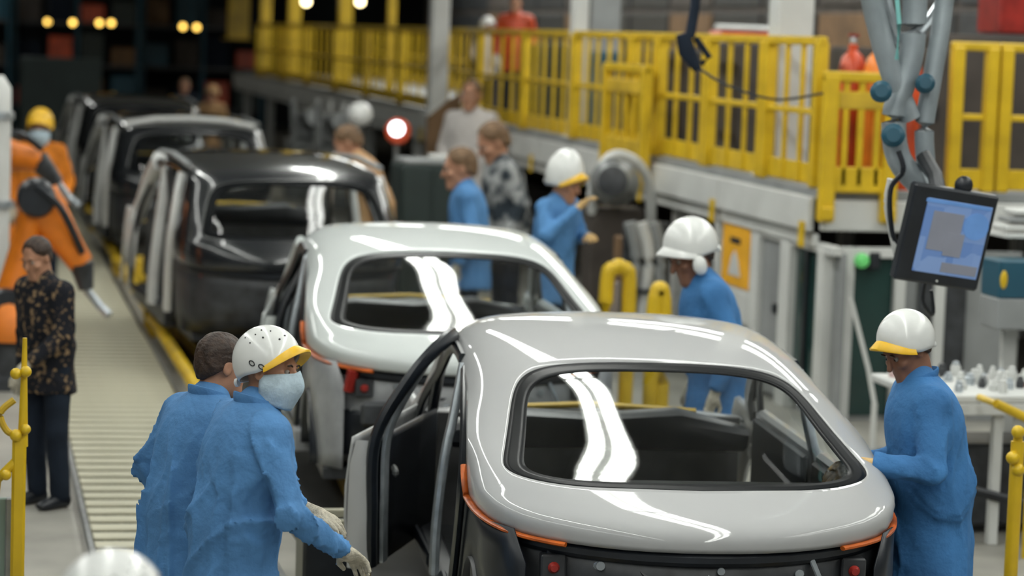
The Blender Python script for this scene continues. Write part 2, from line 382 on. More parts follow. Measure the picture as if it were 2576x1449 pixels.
def car(name, label, loc, yaw, scale, spec, paint, lower, rearlow, trim, group, suv=False, pillars=None, tail=RED):
    t = thing(name, label, 'car', loc, -R(yaw), group, (scale, scale, scale))
    S, edge = car_shell(t, spec, paint)
    dz = 0.18 if suv else 0.0
    if trim:
        outw = lambda p: p + (Vector((p.x, p.y-1.3, 0)).normalized()*.010) + Vector((0, 0, -.006))
        seg = edge[5:27]; MB().sweep([outw(p) for p in seg], 0.010, 0.016, n=8).build('trim_strip', trim, t)
        seg = edge[43:65]; MB().sweep([outw(p) for p in seg], 0.010, 0.016, n=8).build('trim_strip', trim, t)
    MB().sweep([p + Vector((-0.03 if p.x > 0 else 0.03, 0.03, -0.03)) for p in edge[10:-10]], 0.03, 0.025, n=8).build('edge_flange', DARK, t)
    low = edge[13:58]
    # rear lower panel, set in under the lip
    P = []
    for zf, ins in ((0.0, .045), (.25, .06), (.5, .05), (.75, .06), (1.0, .10)):
        P.append([Vector((p.x*(1-ins*0.7), p.y + ins, (p.z-.03)*(1-zf) + .36*zf)) for p in low])
    o = MB().grid(P).build('rear_panel', rearlow, t); solid(o, 0.01)
    # rear fittings under the lip
    if not suv:
        for (x, z, r) in ((-.42, .82, .030), (.05, .82, .026), (.38, .80, .030), (-.15, .72, .022), (.22, .70, .02)):
            yy = .345 + abs(x)**2*.45
            MB().lathe([(r, 0), (r, .02), (r*.6, .035), (r*.6, .05)], (x, yy, z), (0, -1, 0), 12).build('fitting', GALV, t)
        for x in (-.60, .62):
            MB().box((x, .47, .80), (.10, .07, .10)).build('lamp_socket', DARK2, t)
            MB().lathe([(.020, 0), (.024, .01), (.014, .03)], (x, .44, .80), (0, -1, 0), 12).build('connector', tail, t)
        rg = random.Random(11)
        for k in range(16):
            x = rg.uniform(-.62, .62); z = rg.uniform(.60, .84); yy = .355 + abs(x)**2*.42
            MB().box((x, yy, z), (rg.uniform(.03, .12), .03, rg.uniform(.015, .06)), rot=Matrix.Rotation(rg.uniform(-.6, .6), 3, 'Y')).build('bracket', (STEEL, DARK, GALV, DARK, DARK2)[k % 5], t)
        if rearlow == PRIMER:
            MB().sweep(spl([(-.80, .74, .54), (-.62, .50, .54), (-.3, .36, .54), (0, .31, .54), (.3, .36, .54), (.62, .50, .54), (.80, .74, .54)], 5), .13, .05, n=10, sq=4).build('bumper_core', DARK, t)
            MB().sweep([(-.66, .46, .90), (-.68, .48, .78)], .03, .045, n=8).build('tail_lamp', RED, t)
            MB().box((-.52, .40, .66), (.20, .05, .14), ch=.02).build('vent_box', DARK2, t)
        MB().sweep([(.42, .38, .88), (.50, .36, .70), (.56, .38, .50)], .012, n=8).build('gas_strut', GALV, t)
        MB().sweep(spl([(-.30, .36, .85), (-.2, .33, .76), (-.05, .345, .80), (.1, .33, .74), (.3, .35, .84)], 6), .010, n=6).build('wiring_loom', RUBBER, t)
        MB().sweep(spl([(-.62, .56, .50), (-.3, .42, .50), (0, .36, .50), (.3, .42, .50), (.62, .56, .50)], 5), .05, .03, n=8, sq=4).build('bumper_beam', DARK2, t)
        MB().sweep(spl([(-.02, .36, .85), (0, .33, .80), (.05, .34, .76)], 4), .018, n=8).build('latch', GALV, t)
    else:
        for x in (-.70, .70):
            MB().box((x, .42, .90), (.16, .10, .20)).build('tail_lamp', tail, t)
        for (x, z, w_, h_) in ((-.45, .66, .20, .03), (-.50, .55, .03, .22), (.25, .66, .24, .03), (-.3, .46, .3, .03), (.1, .5, .03, .2), (.45, .52, .16, .05)):
            MB().box((x, .26 + x*x*.25, z), (w_, .03, h_)).build('bracket', GALV, t)
    if suv and 'pale roof edge' in label:
        MB().sweep([(-.74, .98, 1.64), (-.4, .93, 1.70), (0, .92, 1.715), (.4, .93, 1.70), (.74, .98, 1.64)], .035, .05, n=8).build('roof_edge_bar', HELM, t)
    # floor, firewall, dash
    MB().box((0, 2.25, .30), (1.62, 3.4, .07)).build('floor_pan', DARK2, t)
    MB().sweep([(0, .9, .36), (0, 2.2, .42), (0, 3.6, .44)], .10, .13, side=(0, 0, 1), n=10).build('tunnel', INTER, t)
    MB().box((0, 3.74, .62 + dz/2), (1.6, .05, .62 + dz)).build('firewall', INTER, t)
    MB().sweep([(-.74, 3.48, .86+dz), (-.4, 3.42, .90+dz), (0, 3.44, .89+dz), (.4, 3.40, .91+dz), (.74, 3.48, .86+dz)], [.07, .10, .09, .11, .07], .14, n=12, sq=3).build('dashboard', DARK, t)
    MB().sweep([(-.55, 3.66, .965+dz), (0, 3.72, .985+dz), (.55, 3.66, .965+dz)], .018, .03, n=8).build('cowl_bar', YELD, t)
    MB().box((0, .97, 1.0), (1.40, .52, .02), rot=Matrix.Rotation(R(2), 3, 'X')).build('parcel_shelf', INTER, t)
    for x in (-.42, .0, .42):
        MB().lathe([(.05, 0), (.05, .012), (.035, .014)], (x, 1.05, 1.012), (0, 0, 1), 14).build('shelf_vent', DARK, t)
    MB().box((0, 1.26, .70), (1.34, .04, .60), rot=Matrix.Rotation(R(-14), 3, 'X')).build('seat_bulkhead', INTER, t)
    for x in (-.38, .38):
        MB().sweep(spl([(x, 2.25, .40), (x, 2.05, .62), (x, 1.98, .82)], 5), .20, .05, side=(1, 0, 0), n=12, sq=4).build('seat_frame', DARK, t)
    # sides
    zr = 0.20 if suv else 0.0
    xr = .79; pk = 1.9 if suv else 1.0
    pil = pillars or PRIMER
    ya = 3.02 if suv else 3.16
    for s in (-1, 1):
        ap = spl([(s*xr, ya, 1.38+zr), (s*.815, 3.42, 1.24+zr*.8), (s*.85, 3.70, 1.05+zr*.5), (s*.90, 3.86, .93+zr*.3)], 6)
        MB().sweep(ap, .035*pk, .05*pk, side=(1, 0, 0), n=10).build('a_pillar', paint if not suv else pil, t)
        fs_ = spl([(s*.80, 2.45, 1.365+zr), (s*.80, 3.0, 1.365+zr), (s*.825, 3.36, 1.20+zr*.8), (s*.89, 3.64, 1.0+zr*.4), (s*.935, 3.70, .75), (s*.945, 3.66, .50), (s*.94, 3.5, .40), (s*.92, 2.5, .395)], 6)
        MB().sweep(fs_, .020, .036, side=(1, 0, 0), n=8).build('front_door_seal', RUBBER, t)
        bp = spl([(s*.802, 2.40, 1.355+zr), (s*.845, 2.34, 1.12+zr*.5), (s*.885, 2.30, .92), (s*.915, 2.28, .62), (s*.92, 2.27, .38)], 6)
        MB().sweep(bp, .022*pk, [(.045 + .035*i/24)*pk*.8 for i in range(25)], side=(1, 0, 0), n=10, sq=4).build('b_pillar', GALV if not suv else pil, t)
        rs_ = spl([(s*.803, 2.32, 1.33+zr), (s*.835, 1.95, 1.25+zr*.9), (s*.865, 1.58, 1.13+zr*.5), (s*.893, 1.32, .98), (s*.893, 1.42, .78), (s*.89, 1.62, .52), (s*.89, 1.75, .40), (s*.89, 2.15, .395)], 6)
        MB().sweep(rs_, .020, .032, side=(1, 0, 0), n=8).build('rear_door_seal', RUBBER, t)
        if suv:
            MB().sweep(spl([(s*.835, 1.25, 1.56), (s*.90, 1.12, 1.25), (s*.935, 1.10, .95), (s*.935, 1.16, .45)], 6), .03, .07, side=(1, 0, 0), n=10, sq=4).build('c_pillar', pil, t)
            MB().sweep([(s*.80, 1.05, 1.66), (s*.80, 2.0, 1.70), (s*.78, 2.95, 1.67)], .022, .03, n=8).build('roof_rail', GREYP, t)
        if s > 0 or suv:
            # closed side: doors with dark inner trim, added to darken the cabin
            xx = .90 if s > 0 else .70
            for y0, y1 in ((1.40, 2.24), (2.34, 3.62)):
                d = MB().box((s*xx, (y0+y1)/2, .68), (.07, y1-y0, .62), ch=.02).build('door', paint if not suv else DARK2, t)
                MB().box((s*(xx-.045), (y0+y1)/2, .68), (.03, y1-y0-.06, .54), ch=.012).build('darkening_door_trim', DARK, d)
        else:
            # front door standing ajar on its hinges
            hx, hy = -.915, 3.62; an = R(19 if scale == 1.0 else 7); L = 1.20
            def dp(l, o, z): return Vector((hx - math.sin(an)*l + math.cos(an)*o, hy - math.cos(an)*l - math.sin(an)*o, z))
            prof = lambda z: .03*math.sin((z-.35)/.63*math.pi)     # slight outward belly
            P = [[dp(l, -prof(z), z) for z in (.36, .45, .6, .75, .88, .95, .985)] for l in (0.02, .3, .6, .9, 1.1, L)]
            d = MB().grid(P).build('front_door', paint, t); solid(d, .012, 0)
            P = [[dp(l, .105, z) for z in (.36, .6, .8, .94, .975)] for l in (.02, .4, .8, L-.02)]
            solid(MB().grid(P).build('door_inner_panel', DARK, d), .01, 0)
            MB().sweep([dp(L, .045, .36), dp(L+.008, .045, .6), dp(L+.006, .045, .85), dp(L-.012, .045, .97)], [.055, .058, .055, .03], .016, side=dp(0, 1, 0)-dp(0, 0, 0), n=10, sq=4).build('shut_face', paint, d)
            MB().sweep(spl([dp(.0, .08, .96), dp(.20, .17, 1.22), dp(.5, .30, 1.40), dp(.85, .34, 1.42), dp(1.08, .25, 1.28), dp(1.19, .11, .99), dp(1.19, .10, .62), dp(1.17, .10, .37)], 6), .028, .042, side=dp(0, 1, 0)-dp(0, 0, 0), n=8).build('window_frame', RUBBER, d)
            MB().sweep(spl([dp(.98, .29, 1.34), dp(1.09, .15, 1.02), dp(1.10, .135, .7), dp(1.08, .135, .38)], 6), .014, .045, side=dp(0, 1, 0)-dp(0, 0, 0), n=8, sq=4).build('inner_strip', GALV, d)
            MB().box(dp(.98, .15, .80), (.03, .16, .04), ch=.012).build('pull_handle', STEEL, d)
        MB().box((s*.86, 2.65, .33), (.10, 2.3, .13)).build('sill', lower, t)
        # rear quarter inner with wheel arch
        wy, wz, wr = 1.02, .34, .37
        P = []
        for i in range(19):
            a = math.pi*i/18; cx, cz = -math.cos(a), math.sin(a)
            # outer boundary: quarter edge
            k = 1e9
            if cx > 1e-6: k = min(k, .80/cx)
            if cx < -1e-6: k = min(k, .56/-cx)
            if cz > 1e-6: k = min(k, .60/cz)
            P.append([Vector((s*(.86 - .03*(1-f)*0), wy + cx*(wr + (max(k, wr+.02)-wr)*f), wz + cz*(wr + (max(k, wr+.02)-wr)*f))) for f in (0, .35, .7, 1)])
        for row in P:
            for p in row:
                if p.y < .8: p.x = s*(.86 - (.8-p.y)**2*1.3)
        o = MB().grid(P).build('quarter_panel', lower, t); solid(o, .008, 0)
        o = MB().grid([[Vector((s*(.88 - .24*j/3), wy - math.cos(math.pi*i/18)*wr, wz + math.sin(math.pi*i/18)*wr)) for j in range(4)] for i in range(19)]).build('wheel_arch', DARK, t); solid(o, .008, 0)
        # front fender with arch cut
        hy = 4.02
        P = []
        for i in range(15):
            a = math.pi*i/14; cx, cz = -math.cos(a), math.sin(a); k = 1e9
            if cx > 1e-6: k = min(k, .40/cx)
            if cx < -1e-6: k = min(k, .36/-cx)
            if cz > 1e-6: k = min(k, (.60+zr*.6)/cz)
            r0 = .30
            P.append([Vector((s*(.955 - .06*f*f*max(cz, 0)), hy + cx*(r0+(max(k, r0+.03)-r0)*f), .36 + cz*(r0+(max(k, r0+.03)-r0)*f))) for f in (0, .3, .6, .85, 1)])
        o = MB().grid(P).build('front_fender', paint if not suv else pil, t); solid(o, .03, 0)
    hd = [[Vector((x, y, (.955+zr*.5) - .10*((y-3.85)/.6)**2 - .05*(x/.85)**2)) for x in np.linspace(-.84, .84, 13)] for y in np.linspace(3.80, 4.42, 7)]
    solid(MB().grid(hd).build('hood', paint, t), .015)
    MB().box((0, 4.36, .58), (1.5, .08, .30)).build('front_beam', DARK2, t)
    return t

car('car_body', 'nearest glossy white car body with black edged rear window and orange trim', (2.86, 9.36, 0.0), 5.6, 1.0, SEDAN, PAINT, DARK, DARK2, ORANGEST, 'car bodies on the line')
car('car_body', 'second white car body with grey lower panels behind the nearest one', (2.83, 14.0, 0.04), 3.4, 1.0275, SEDAN, PAINT2, PRIMER, PRIMER, ORANGEST, 'car bodies on the line')
car('suv_body', 'black tall car body with pale pillars directly behind the second white car', (2.68, 20.6, 0.04), -3.0, 1.02, SUV, BLACKPAINT, DARK2, DARK2, None, 'car bodies on the line', True, HELM)
car('suv_body', 'dark tall car body fourth in the line with pale roof edge', (2.62, 29.6, 0.04), -3.0, 1.02, SUV, BLACKPAINT, DARK2, DARK2, None, 'car bodies on the line', True, HELM)
car('suv_body', 'farthest dark car body in the line beside the orange figures', (2.55, 37.5, 0.04), -3.0, 1.02, SUV, BLACKPAINT, DARK2, DARK2, None, 'car bodies on the line', True, HELM)
# skids that carry the bodies
def skid(x, y, yaw, lab, z):
    t = thing('body_skid', lab, 'skid', (x, y, .013), -R(yaw), 'body skids')
    for s in (-1, 1):
        MB().box((s*.55, 2.25, .05), (.12, 3.9, .10)).build('runner', YELD, t)
        for yy in (.9, 3.4): MB().box((s*.55, yy, .168 + z/2), (.10, .12, .135 + z)).build('support', STEEL, t)
    for yy in (.6, 2.2, 3.9): MB().box((0, yy, .05), (.98, .10, .08)).build('cross_member', YELD, t)
skid(2.86, 9.36, 5.6, 'yellow skid under the nearest white car body', 0.01)
skid(2.83, 14.0, 3.4, 'yellow skid under the second white car body', .05)
skid(2.68, 20.6, -3, 'yellow skid under the black car body behind the white ones', .05)
skid(2.62, 29.6, -3, 'yellow skid under the fourth car body', .05)
skid(2.55, 37.5, -3, 'yellow skid under the farthest car body', .05)

# ------------------------------------------------------------------ people (signed distance bodies, surface nets)
def v3(a): return np.array(a, np.float32)
def cone(p, a, b, r1, r2):
    a = v3(a); b = v3(b); ba = b-a; L = float(ba@ba) + 1e-9
    h = np.clip(((p-a)@ba)/L, 0, 1)
    q = p - a - h[..., None]*ba
    return np.sqrt((q*q).sum(-1)) - (r1 + (r2-r1)*h)
def ell(p, c, r):
    q = p - v3(c); r = v3(r); k0 = np.sqrt(((q/r)**2).sum(-1)) + 1e-6; k1 = np.sqrt(((q/(r*r))**2).sum(-1)) + 1e-6
    return k0*(k0-1)/k1
def smin(a, b, k):
    h = np.clip(0.5 + 0.5*(b-a)/k, 0, 1); return b*(1-h) + a*h - k*h*(1-h)
def smax(a, b, k): return -smin(-a, -b, k)
def axis_pts(lo, hi, step, fine=None):
    """grid line positions, finer inside fine=(lo,hi,step)"""
    if not fine: return np.arange(lo, hi+step, step).astype(np.float32)
    out = []; x = lo
    while x < hi+step:
        out.append(x); x += fine[2] if fine[0]-step <= x <= fine[1] else step
    return np.array(out, np.float32)
def surface_nets(fn, ax):
    X, Y, Z = np.meshgrid(*ax, indexing='ij'); p = np.stack([X, Y, Z], -1).astype(np.float32)
    d = fn(p).astype(np.float32); s = d < 0; nx, ny, nz = d.shape
    acc = np.zeros((nx-1, ny-1, nz-1, 3), np.float32); cnt = np.zeros((nx-1, ny-1, nz-1), np.float32)
    quads = []
    for a in range(3):
        sl0 = [slice(None)]*3; sl1 = [slice(None)]*3; sl0[a] = slice(0, -1); sl1[a] = slice(1, None)
        d0, d1 = d[tuple(sl0)], d[tuple(sl1)]; cr = (d0 < 0) != (d1 < 0)
        I = np.argwhere(cr)
        if not len(I): continue
        e0 = d0[cr]; e1 = d1[cr]; tt = e0/(e0-e1)
        pos = p[tuple(sl0)][cr]*(1-tt)[:, None] + p[tuple(sl1)][cr]*tt[:, None]
        b, c = (a+1) % 3, (a+2) % 3
        for ob in (0, 1):
            for oc in (0, 1):
                J = I.copy(); J[:, b] -= ob; J[:, c] -= oc
                ok = (J >= 0).all(1) & (J[:, 0] < nx-1) & (J[:, 1] < ny-1) & (J[:, 2] < nz-1)
                np.add.at(acc, tuple(J[ok].T), pos[ok]); np.add.at(cnt, tuple(J[ok].T), 1)
        ok = (I[:, b] > 0) & (I[:, c] > 0) & (I[:, b] < d.shape[b]-1) & (I[:, c] < d.shape[c]-1)
        K = I[ok]; flip = (e0[ok] >= 0)
        q = []
        for ob, oc in ((1, 1), (0, 1), (0, 0), (1, 0)):
            J = K.copy(); J[:, b] -= ob; J[:, c] -= oc
            q.append(np.ravel_multi_index(tuple(J.T), cnt.shape))
        q = np.stack(q, 1); q[flip] = q[flip][:, ::-1]; quads.append(q)
    used = np.flatnonzero(cnt.ravel() > 0); mp = np.full(cnt.size, -1, np.int64); mp[used] = np.arange(len(used))
    V = acc.reshape(-1, 3)[used]/cnt.ravel()[used][:, None]
    return V, mp[np.concatenate(quads)]
def sdf_mesh(name, fn, ax, m):
    V, Fc = surface_nets(fn, ax); me = bpy.data.meshes.new(name); me.from_pydata(V.tolist(), [], Fc.tolist())
    me.materials.append(m); me.shade_smooth(); return me
def rotm(rx=0, ry=0, rz=0):
    return np.array(Matrix.Rotation(rz, 3, 'Z') @ Matrix.Rotation(ry, 3, 'Y') @ Matrix.Rotation(rx, 3, 'X'), np.float32)
_frng = np.random.RandomState(3)
_FD = [( _frng.randn(3)*np.array([1, 1, .55]), _frng.rand()*6.28, k) for k in (14, 18, 23, 29, 37)]
def folds(p, amp, seed=0):
    """cloth creases: warped ridges in several directions, fading in and out over the cloth"""
    d = 0
    for i, (dr, ph, k) in enumerate(_FD):
        dr = dr/np.linalg.norm(dr); d2 = np.roll(dr, 1 + seed % 2)
        w_ = np.sin((p@v3(d2))*k*0.4 + ph*3 + seed)*1.7
        fade = 0.5 + 0.5*np.sin((p@v3(d2))*9 + ph*2 + seed*1.3 + i)
        r_ = 1 - np.abs(np.sin((p@v3(dr))*k*0.9 + ph + seed + w_)); r_ = r_*r_*r_
        d = d - r_*fade*amp*(20/(k+6)) + amp*.12
    return d

def glove_fn(p):
    d = ell(p, (0, .045, 0), (.043, .055, .019))
    d = smin(d, cone(p, (0, -.05, 0), (0, .02, 0), .031, .030), .02)
    for x, l, o in ((-.030, .062, 0), (-.010, .074, .004), (.011, .069, .002), (.030, .052, -.006)):
        a = (x, .085+o, 0); b = (x*1.15, .085+o+l*.5, -.012); c = (x*1.15, .085+o+l*.85, -.038)
        d = smin(d, np.minimum(cone(p, a, b, .0105, .0098), cone(p, b, c, .0098, .0088)), .006)
    d = smin(d, np.minimum(cone(p, (-.035, .02, -.004), (-.062, .055, -.012), .014, .0115), cone(p, (-.062, .055, -.012), (-.060, .085, -.022), .0115, .0095)), .010)
    return d
_gax = [axis_pts(-.09, .06, .005), axis_pts(-.095, .18, .005), axis_pts(-.06, .035, .005)]
GL_ME = sdf_mesh('glove', glove_fn, _gax, GLOVE); GL_MT = GL_ME.copy(); GL_MT.materials.clear(); GL_MT.materials.append(GLOVET)
GL_SK = GL_ME.copy(); GL_SK.materials.clear(); GL_SK.materials.append(SKIN)

def helmet(par, hc, rot, sc=1.0, brim=HELMY, shell=HELM, style='cap', marks=False, tall=1.0, ear=False):
    h = link('helmet', None, par, hc, rot, (sc, sc, sc))
    h.rotation_mode = 'XYZ'
    rx, ry, rz_ = .112, .134, .132*tall
    NA, NE = 40, 14; vs = []
    def low(fr): return (-.40 + .56*fr**1.6) if fr > 0 else (-.40 - .16*fr*fr)
    for i in range(1, NE+1):
        for k in range(NA):
            a = 2*math.pi*k/NA; lo = low(math.sin(a)); e = math.pi/2*(1 - i/NE) + lo*(i/NE); ce, se = math.cos(e), math.sin(e)
            vs.append(Vector((rx*ce*math.cos(a), ry*ce*math.sin(a) - .012, rz_*se + .012)))
    vs.append(Vector((0, -.012, rz_ + .012))); tp_ = len(vs)-1
    fs = [(i*NA+k, (i+1)*NA+k, (i+1)*NA+(k+1) % NA, i*NA+(k+1) % NA) for i in range(NE-1) for k in range(NA)] + [(tp_, k, (k+1) % NA) for k in range(NA)]
    o = MB().add(vs, fs).build('shell', shell, h, angle=70); solid(o, .006, -1)
    # brim: thick crescent on the front edge
    P = []
    for k in range(25):
        a = R(14) + (math.pi - R(28))*k/24; fr = math.sin(a); lo = low(fr)
        ce, se = math.cos(lo), math.sin(lo); base = Vector((rx*ce*math.cos(a), ry*ce*math.sin(a) - .012, rz_*se + .012))
        out = Vector((.45*math.cos(a), math.sin(a), -.18)).normalized(); ln = .008 + .036*max(0, fr)**2.0
        P.append([base + Vector((0, 0, .016)), base + out*.005 + Vector((0, 0, .014)), base + out*ln + Vector((0, 0, .002)), base + out*ln - Vector((0, 0, .006)), base - Vector((0, 0, .006)) - out*.006])
    MB().grid(P).build('brim', brim, h, angle=60)
    dot = lambda a, e, r: Vector((rx*1.004*math.cos(e)*math.cos(a), ry*1.004*math.cos(e)*math.sin(a) - .012, rz_*1.004*math.sin(e) + .012))
    if marks:
        for a, e, r in ((.35, .62, .004), (.05, .78, .003), (.9, .5, .004), (-.4, .72, .003), (.7, .85, .003), (-.1, .5, .003), (1.2, .62, .004), (.3, .95, .003)):
            c = dot(a, e, r); n = Vector((c.x/rx**2, (c.y+.012)/ry**2, (c.z-.012)/rz_**2)).normalized()
            MB().lathe([(r, -.002), (r, .0015)], c, n, 10).build('vent_hole', INK, h)
        for a, e in ((-.05, -.10), (.22, -.24)):
            c = dot(a, e, 0); n = Vector((c.x/rx**2, (c.y+.012)/ry**2, (c.z-.012)/rz_**2)).normalized(); u = n.orthogonal().normalized(); v = n.cross(u)
            MB().sweep([c + n*.001 + (u*math.cos(q)*.008 + v*math.sin(q)*.012) for q in np.linspace(0, 2*math.pi, 17)], .0022, n=6, cap=False).build('printed_mark', INK, h)
    if ear:
        for s in (-1, 1): MB().ball((s*.10, .02, -.075), (.022, .036, .048)).build('ear_guard', shell, h)
    # rear adjuster
    MB().lathe([(.016, 0), (.016, .012), (.010, .016)], (0, -.139, -.055), (0, -1, 0), 14).build('rear_knob', shell, h)
    return h

def person(label, loc, rz, height=1.75, lean=0.0, side=0.0, head=(0, 0, 0), arms=None, coat=BLUE, pants=NAVY, skin=SKIN, hair=None, helm=None,
           mask=None, gloves=GLOVE, near=False, vest=None, bulk=1.0, headscale=1.0, coatlen=.70, group='factory workers', hunch=0.0, foldamp=.018, seed=0, tilt=8):
    t = thing('person', label, 'person', loc, rz, group, (height/1.75,)*3)
    st = .011 if near else .017
    LR = rotm(-lean, side, 0); piv = v3((0, 0, .95))
    def tol(p): return (p - piv)@LR + piv              # into the leaned frame (inverse rotation)
    def tow(q): return LR@(v3(q) - piv) + piv           # leaned frame -> body frame
    nb = v3((0, -.015 + hunch, 1.46)); hcl = v3((0, .035 + hunch*1.6, 1.625 - hunch*.2)); hs = headscale
    HR = rotm(head[0], head[1], head[2])
    arms = arms or {}
    A = {}
    for s, nm in ((-1, 'L'), (1, 'R')):
        el, wr = arms.get(nm, ((s*.27, -.04, 1.14), (s*.25, .10, .90)))
        A[nm] = (v3((s*.185, -.005, 1.405)), v3(el), v3(wr))
    def head_fn(q):
        q = q/hs
        d = ell(q, (0, -.012, .03), (.077, .098, .092)); d = smin(d, ell(q, (0, .028, -.05), (.060, .072, .082)), .03)
        d = smin(d, cone(q, (-.012, .078, -.108), (.012, .078, -.108), .024, .024), .03)
        d = smin(d, cone(q, (-.03, .083, .028), (.03, .083, .028), .012, .012), .015)
        for s in (-1, 1):
            d = smax(d, -ell(q, (s*.031, .104, .004), (.018, .014, .011)), .008)
            d = smin(d, ell(q, (s*.045, .070, -.025), (.022, .022, .020)), .02)
            d = smin(d, smax(ell(q, (s*.077, -.008, -.008), (.011, .021, .033)), -ell(q, (s*.090, -.004, -.008), (.008, .012, .021)), .005), .006)
        d = smin(d, cone(q, (0, .094, .015), (0, .117, -.030), .008, .0125), .010)
        d = smin(d, cone(q, (-.020, .090, -.064), (.020, .090, -.064), .007, .007), .008)
        d = smin(d, cone(q, (-.016, .090, -.078), (.016, .090, -.078), .008, .008), .006)
        return d*hs
    def body_fn(p):
        pl = tol(p); qh = (pl - hcl)@HR
        d = head_fn(qh)
        d = smin(d, cone(pl, nb + v3((0, 0, -.03)), hcl + HR@v3((0, -.025, -.075)), .062, .056), .03)
        d = smin(d, ell(pl, (0, 0, 1.28), (.15, .09, .19)), .05); d = smin(d, cone(pl, (0, 0, .95), (0, 0, 1.2), .11, .11), .05)
        for s, nm in ((-1, 'L'), (1, 'R')):
            sh, el, wr = A[nm]
            d = smin(d, cone(pl, sh, el, .048, .040), .03); d = smin(d, cone(pl, el, wr, .040, .028), .015)
            d = smin(d, cone(p, (s*.09, 0, .93), (s*.11, .02, .50), .075, .055), .03); d = smin(d, cone(p, (s*.11, .02, .5), (s*.115, -.02, .10), .052, .036), .02)
        return d
    def coat_fn(p):
        pl = tol(p)
        d = ell(pl, (0, -.005 + hunch*.3, 1.27), (.205*bulk, .142*bulk, .235)); d = smin(d, ell(pl, (0, .0, 1.06), (.19*bulk, .145*bulk, .22)), .08)
        d = smin(d, cone(pl, A['L'][0] + v3((.02, 0, .0)), A['R'][0] - v3((.02, 0, 0)), .082, .082), .05)
        d = smin(d, cone(pl, nb + v3((0, 0, -.10)), nb + v3((0, .018, .035)), .105, .074), .05)
        ps = p*v3((1, 1.25, 1)); d = smin(d, cone(ps, (0, 0, .98), (0, 0, coatlen), .168*bulk, .205*bulk), .08)
        d = smax(d, (coatlen - .02) - p[..., 2], .01)
        if foldamp: d = d + folds(pl, foldamp, seed)*np.clip((1.42 - pl[..., 2])*4, 0, 1)
        for nm in 'LR':
            sh, el, wr = A[nm]; dv = (wr-el)/np.linalg.norm(wr-el)
            sv = smin(cone(pl, sh, el, .078, .066), cone(pl, el, wr, .066, .052), .02)
            if foldamp: sv = sv + folds(pl, foldamp*1.1, seed+1)
            sv = smax(sv, ((pl - wr)@dv) - .0, .008)
            d = smin(d, sv, .03)
        return d
    def pants_fn(p):
        d = ell(p, (0, 0, .93), (.165*bulk, .125*bulk, .14))
        for s in (-1, 1):
            d = smin(d, cone(p, (s*.088, 0, .90), (s*.11, .02, .50), .098, .076), .03); d = smin(d, cone(p, (s*.11, .02, .5), (s*.115, -.015, .09), .075, .066), .02)
        d = smax(d, .045 - p[..., 2], .005)
        return d + folds(p, .004, seed+2)
    hw = tow(hcl); hr = .17*hs
    pts = [tow(x) for nm in 'LR' for x in A[nm]] + [hw]
    lo = np.min(pts, 0) - .13; hi = np.max(pts, 0) + .13; lo = np.minimum(lo, (-.26, -.22, 0)); hi = np.maximum(hi, (.26, .22, 0))
    fh = .006 if near else .010
    ax = [axis_pts(lo[i], hi[i], .022, (hw[i]-.12*hs, hw[i]+.13*hs, fh)) for i in (0, 1)] + [axis_pts(.05, hw[2]+hr, .030, (hw[2]-.16*hs, hw[2]+.15*hs, fh))]
    link('body', sdf_mesh('body', body_fn, ax, skin), t)
    top = tow(nb)[2] + .12; topz = max(top, max(p_[2] for p_ in pts[:-1]) + .11)
    link('coat', sdf_mesh('coat', coat_fn, [axis_pts(lo[0]-.03, hi[0]+.03, st), axis_pts(lo[1]-.03, hi[1]+.03, st), axis_pts(coatlen-.06, topz, st)], coat), t)
    link('trousers', sdf_mesh('trousers', pants_fn, [axis_pts(-.25, .25, .02), axis_pts(-.2, .2, .02), axis_pts(.02, 1.1, .02)], pants), t)
    for s in (-1, 1):
        MB().sweep([(s*.115, -.075, .045), (s*.115, -.02, .052), (s*.118, .06, .042), (s*.12, .125, .034), (s*.12, .165, .028)], [.044, .050, .042, .034, .018], [.038, .042, .044, .044, .030], side=(0, 0, 1), n=12).build('shoe', DARK, t)
    if near:
        cp = []
        for k in range(25):
            a = math.pi*(-.5 + .09) + (2*math.pi - .18*math.pi)*k/24 + math.pi       # gap at the throat
            cp.append(Vector(tow(nb + v3((math.cos(a)*.084, math.sin(a)*.086 + .016, .028 - math.sin(a)*.014))).tolist()))
        MB().sweep(cp, .030, .007, side=(0, -.12, 1), n=10, sq=3).build('collar', coat, t)
    # head-mounted parts in the head frame
    HW = Matrix(LR.tolist()) @ Matrix(HR.tolist()); eul = HW.to_euler()
    def inhead(name, me, loc=(0, 0, 0)):
        o = link(name, me, t, Vector(hw.tolist()) + HW @ (Vector(loc)*hs), eul, (hs,)*3); return o
    for s in (-1, 1):
        e = inhead('eye', MB().ball((0, 0, 0), .0120, 12).mesh('eye', EYEW), (s*.031, .081, .004))
        ir = MB().ball((0, .0085, 0), (.0065, .0048, .0065), 10).build('iris', IRIS, e)
        inhead('eyebrow', MB().sweep([(-.017, 0, -.003), (0, .004, .003), (.017, -.002, -.001)], .003, .004, n=6).mesh('eyebrow', HAIR), (s*.032, .094, .030))
    if hair:
        def hair_fn(q):
            d = ell(q, (0, -.018, .038), (.087, .105, .098)); d = smin(d, ell(q, (0, -.05, -.02), (.070, .062, .070)), .03)
            front = (q[..., 1] - .055) + np.clip(-q[..., 2] + .055, 0, 1)*1.1
            d = smax(d, front, .01); d = smax(d, -.085 - q[..., 2], .02)
            return d + .003*np.sin(q[..., 0]*160 + np.sin(q[..., 2]*60)*2)
        inhead('hair', sdf_mesh('hair', hair_fn, [axis_pts(-.11, .11, .008), axis_pts(-.14, .12, .008), axis_pts(-.11, .16, .008)], hair))
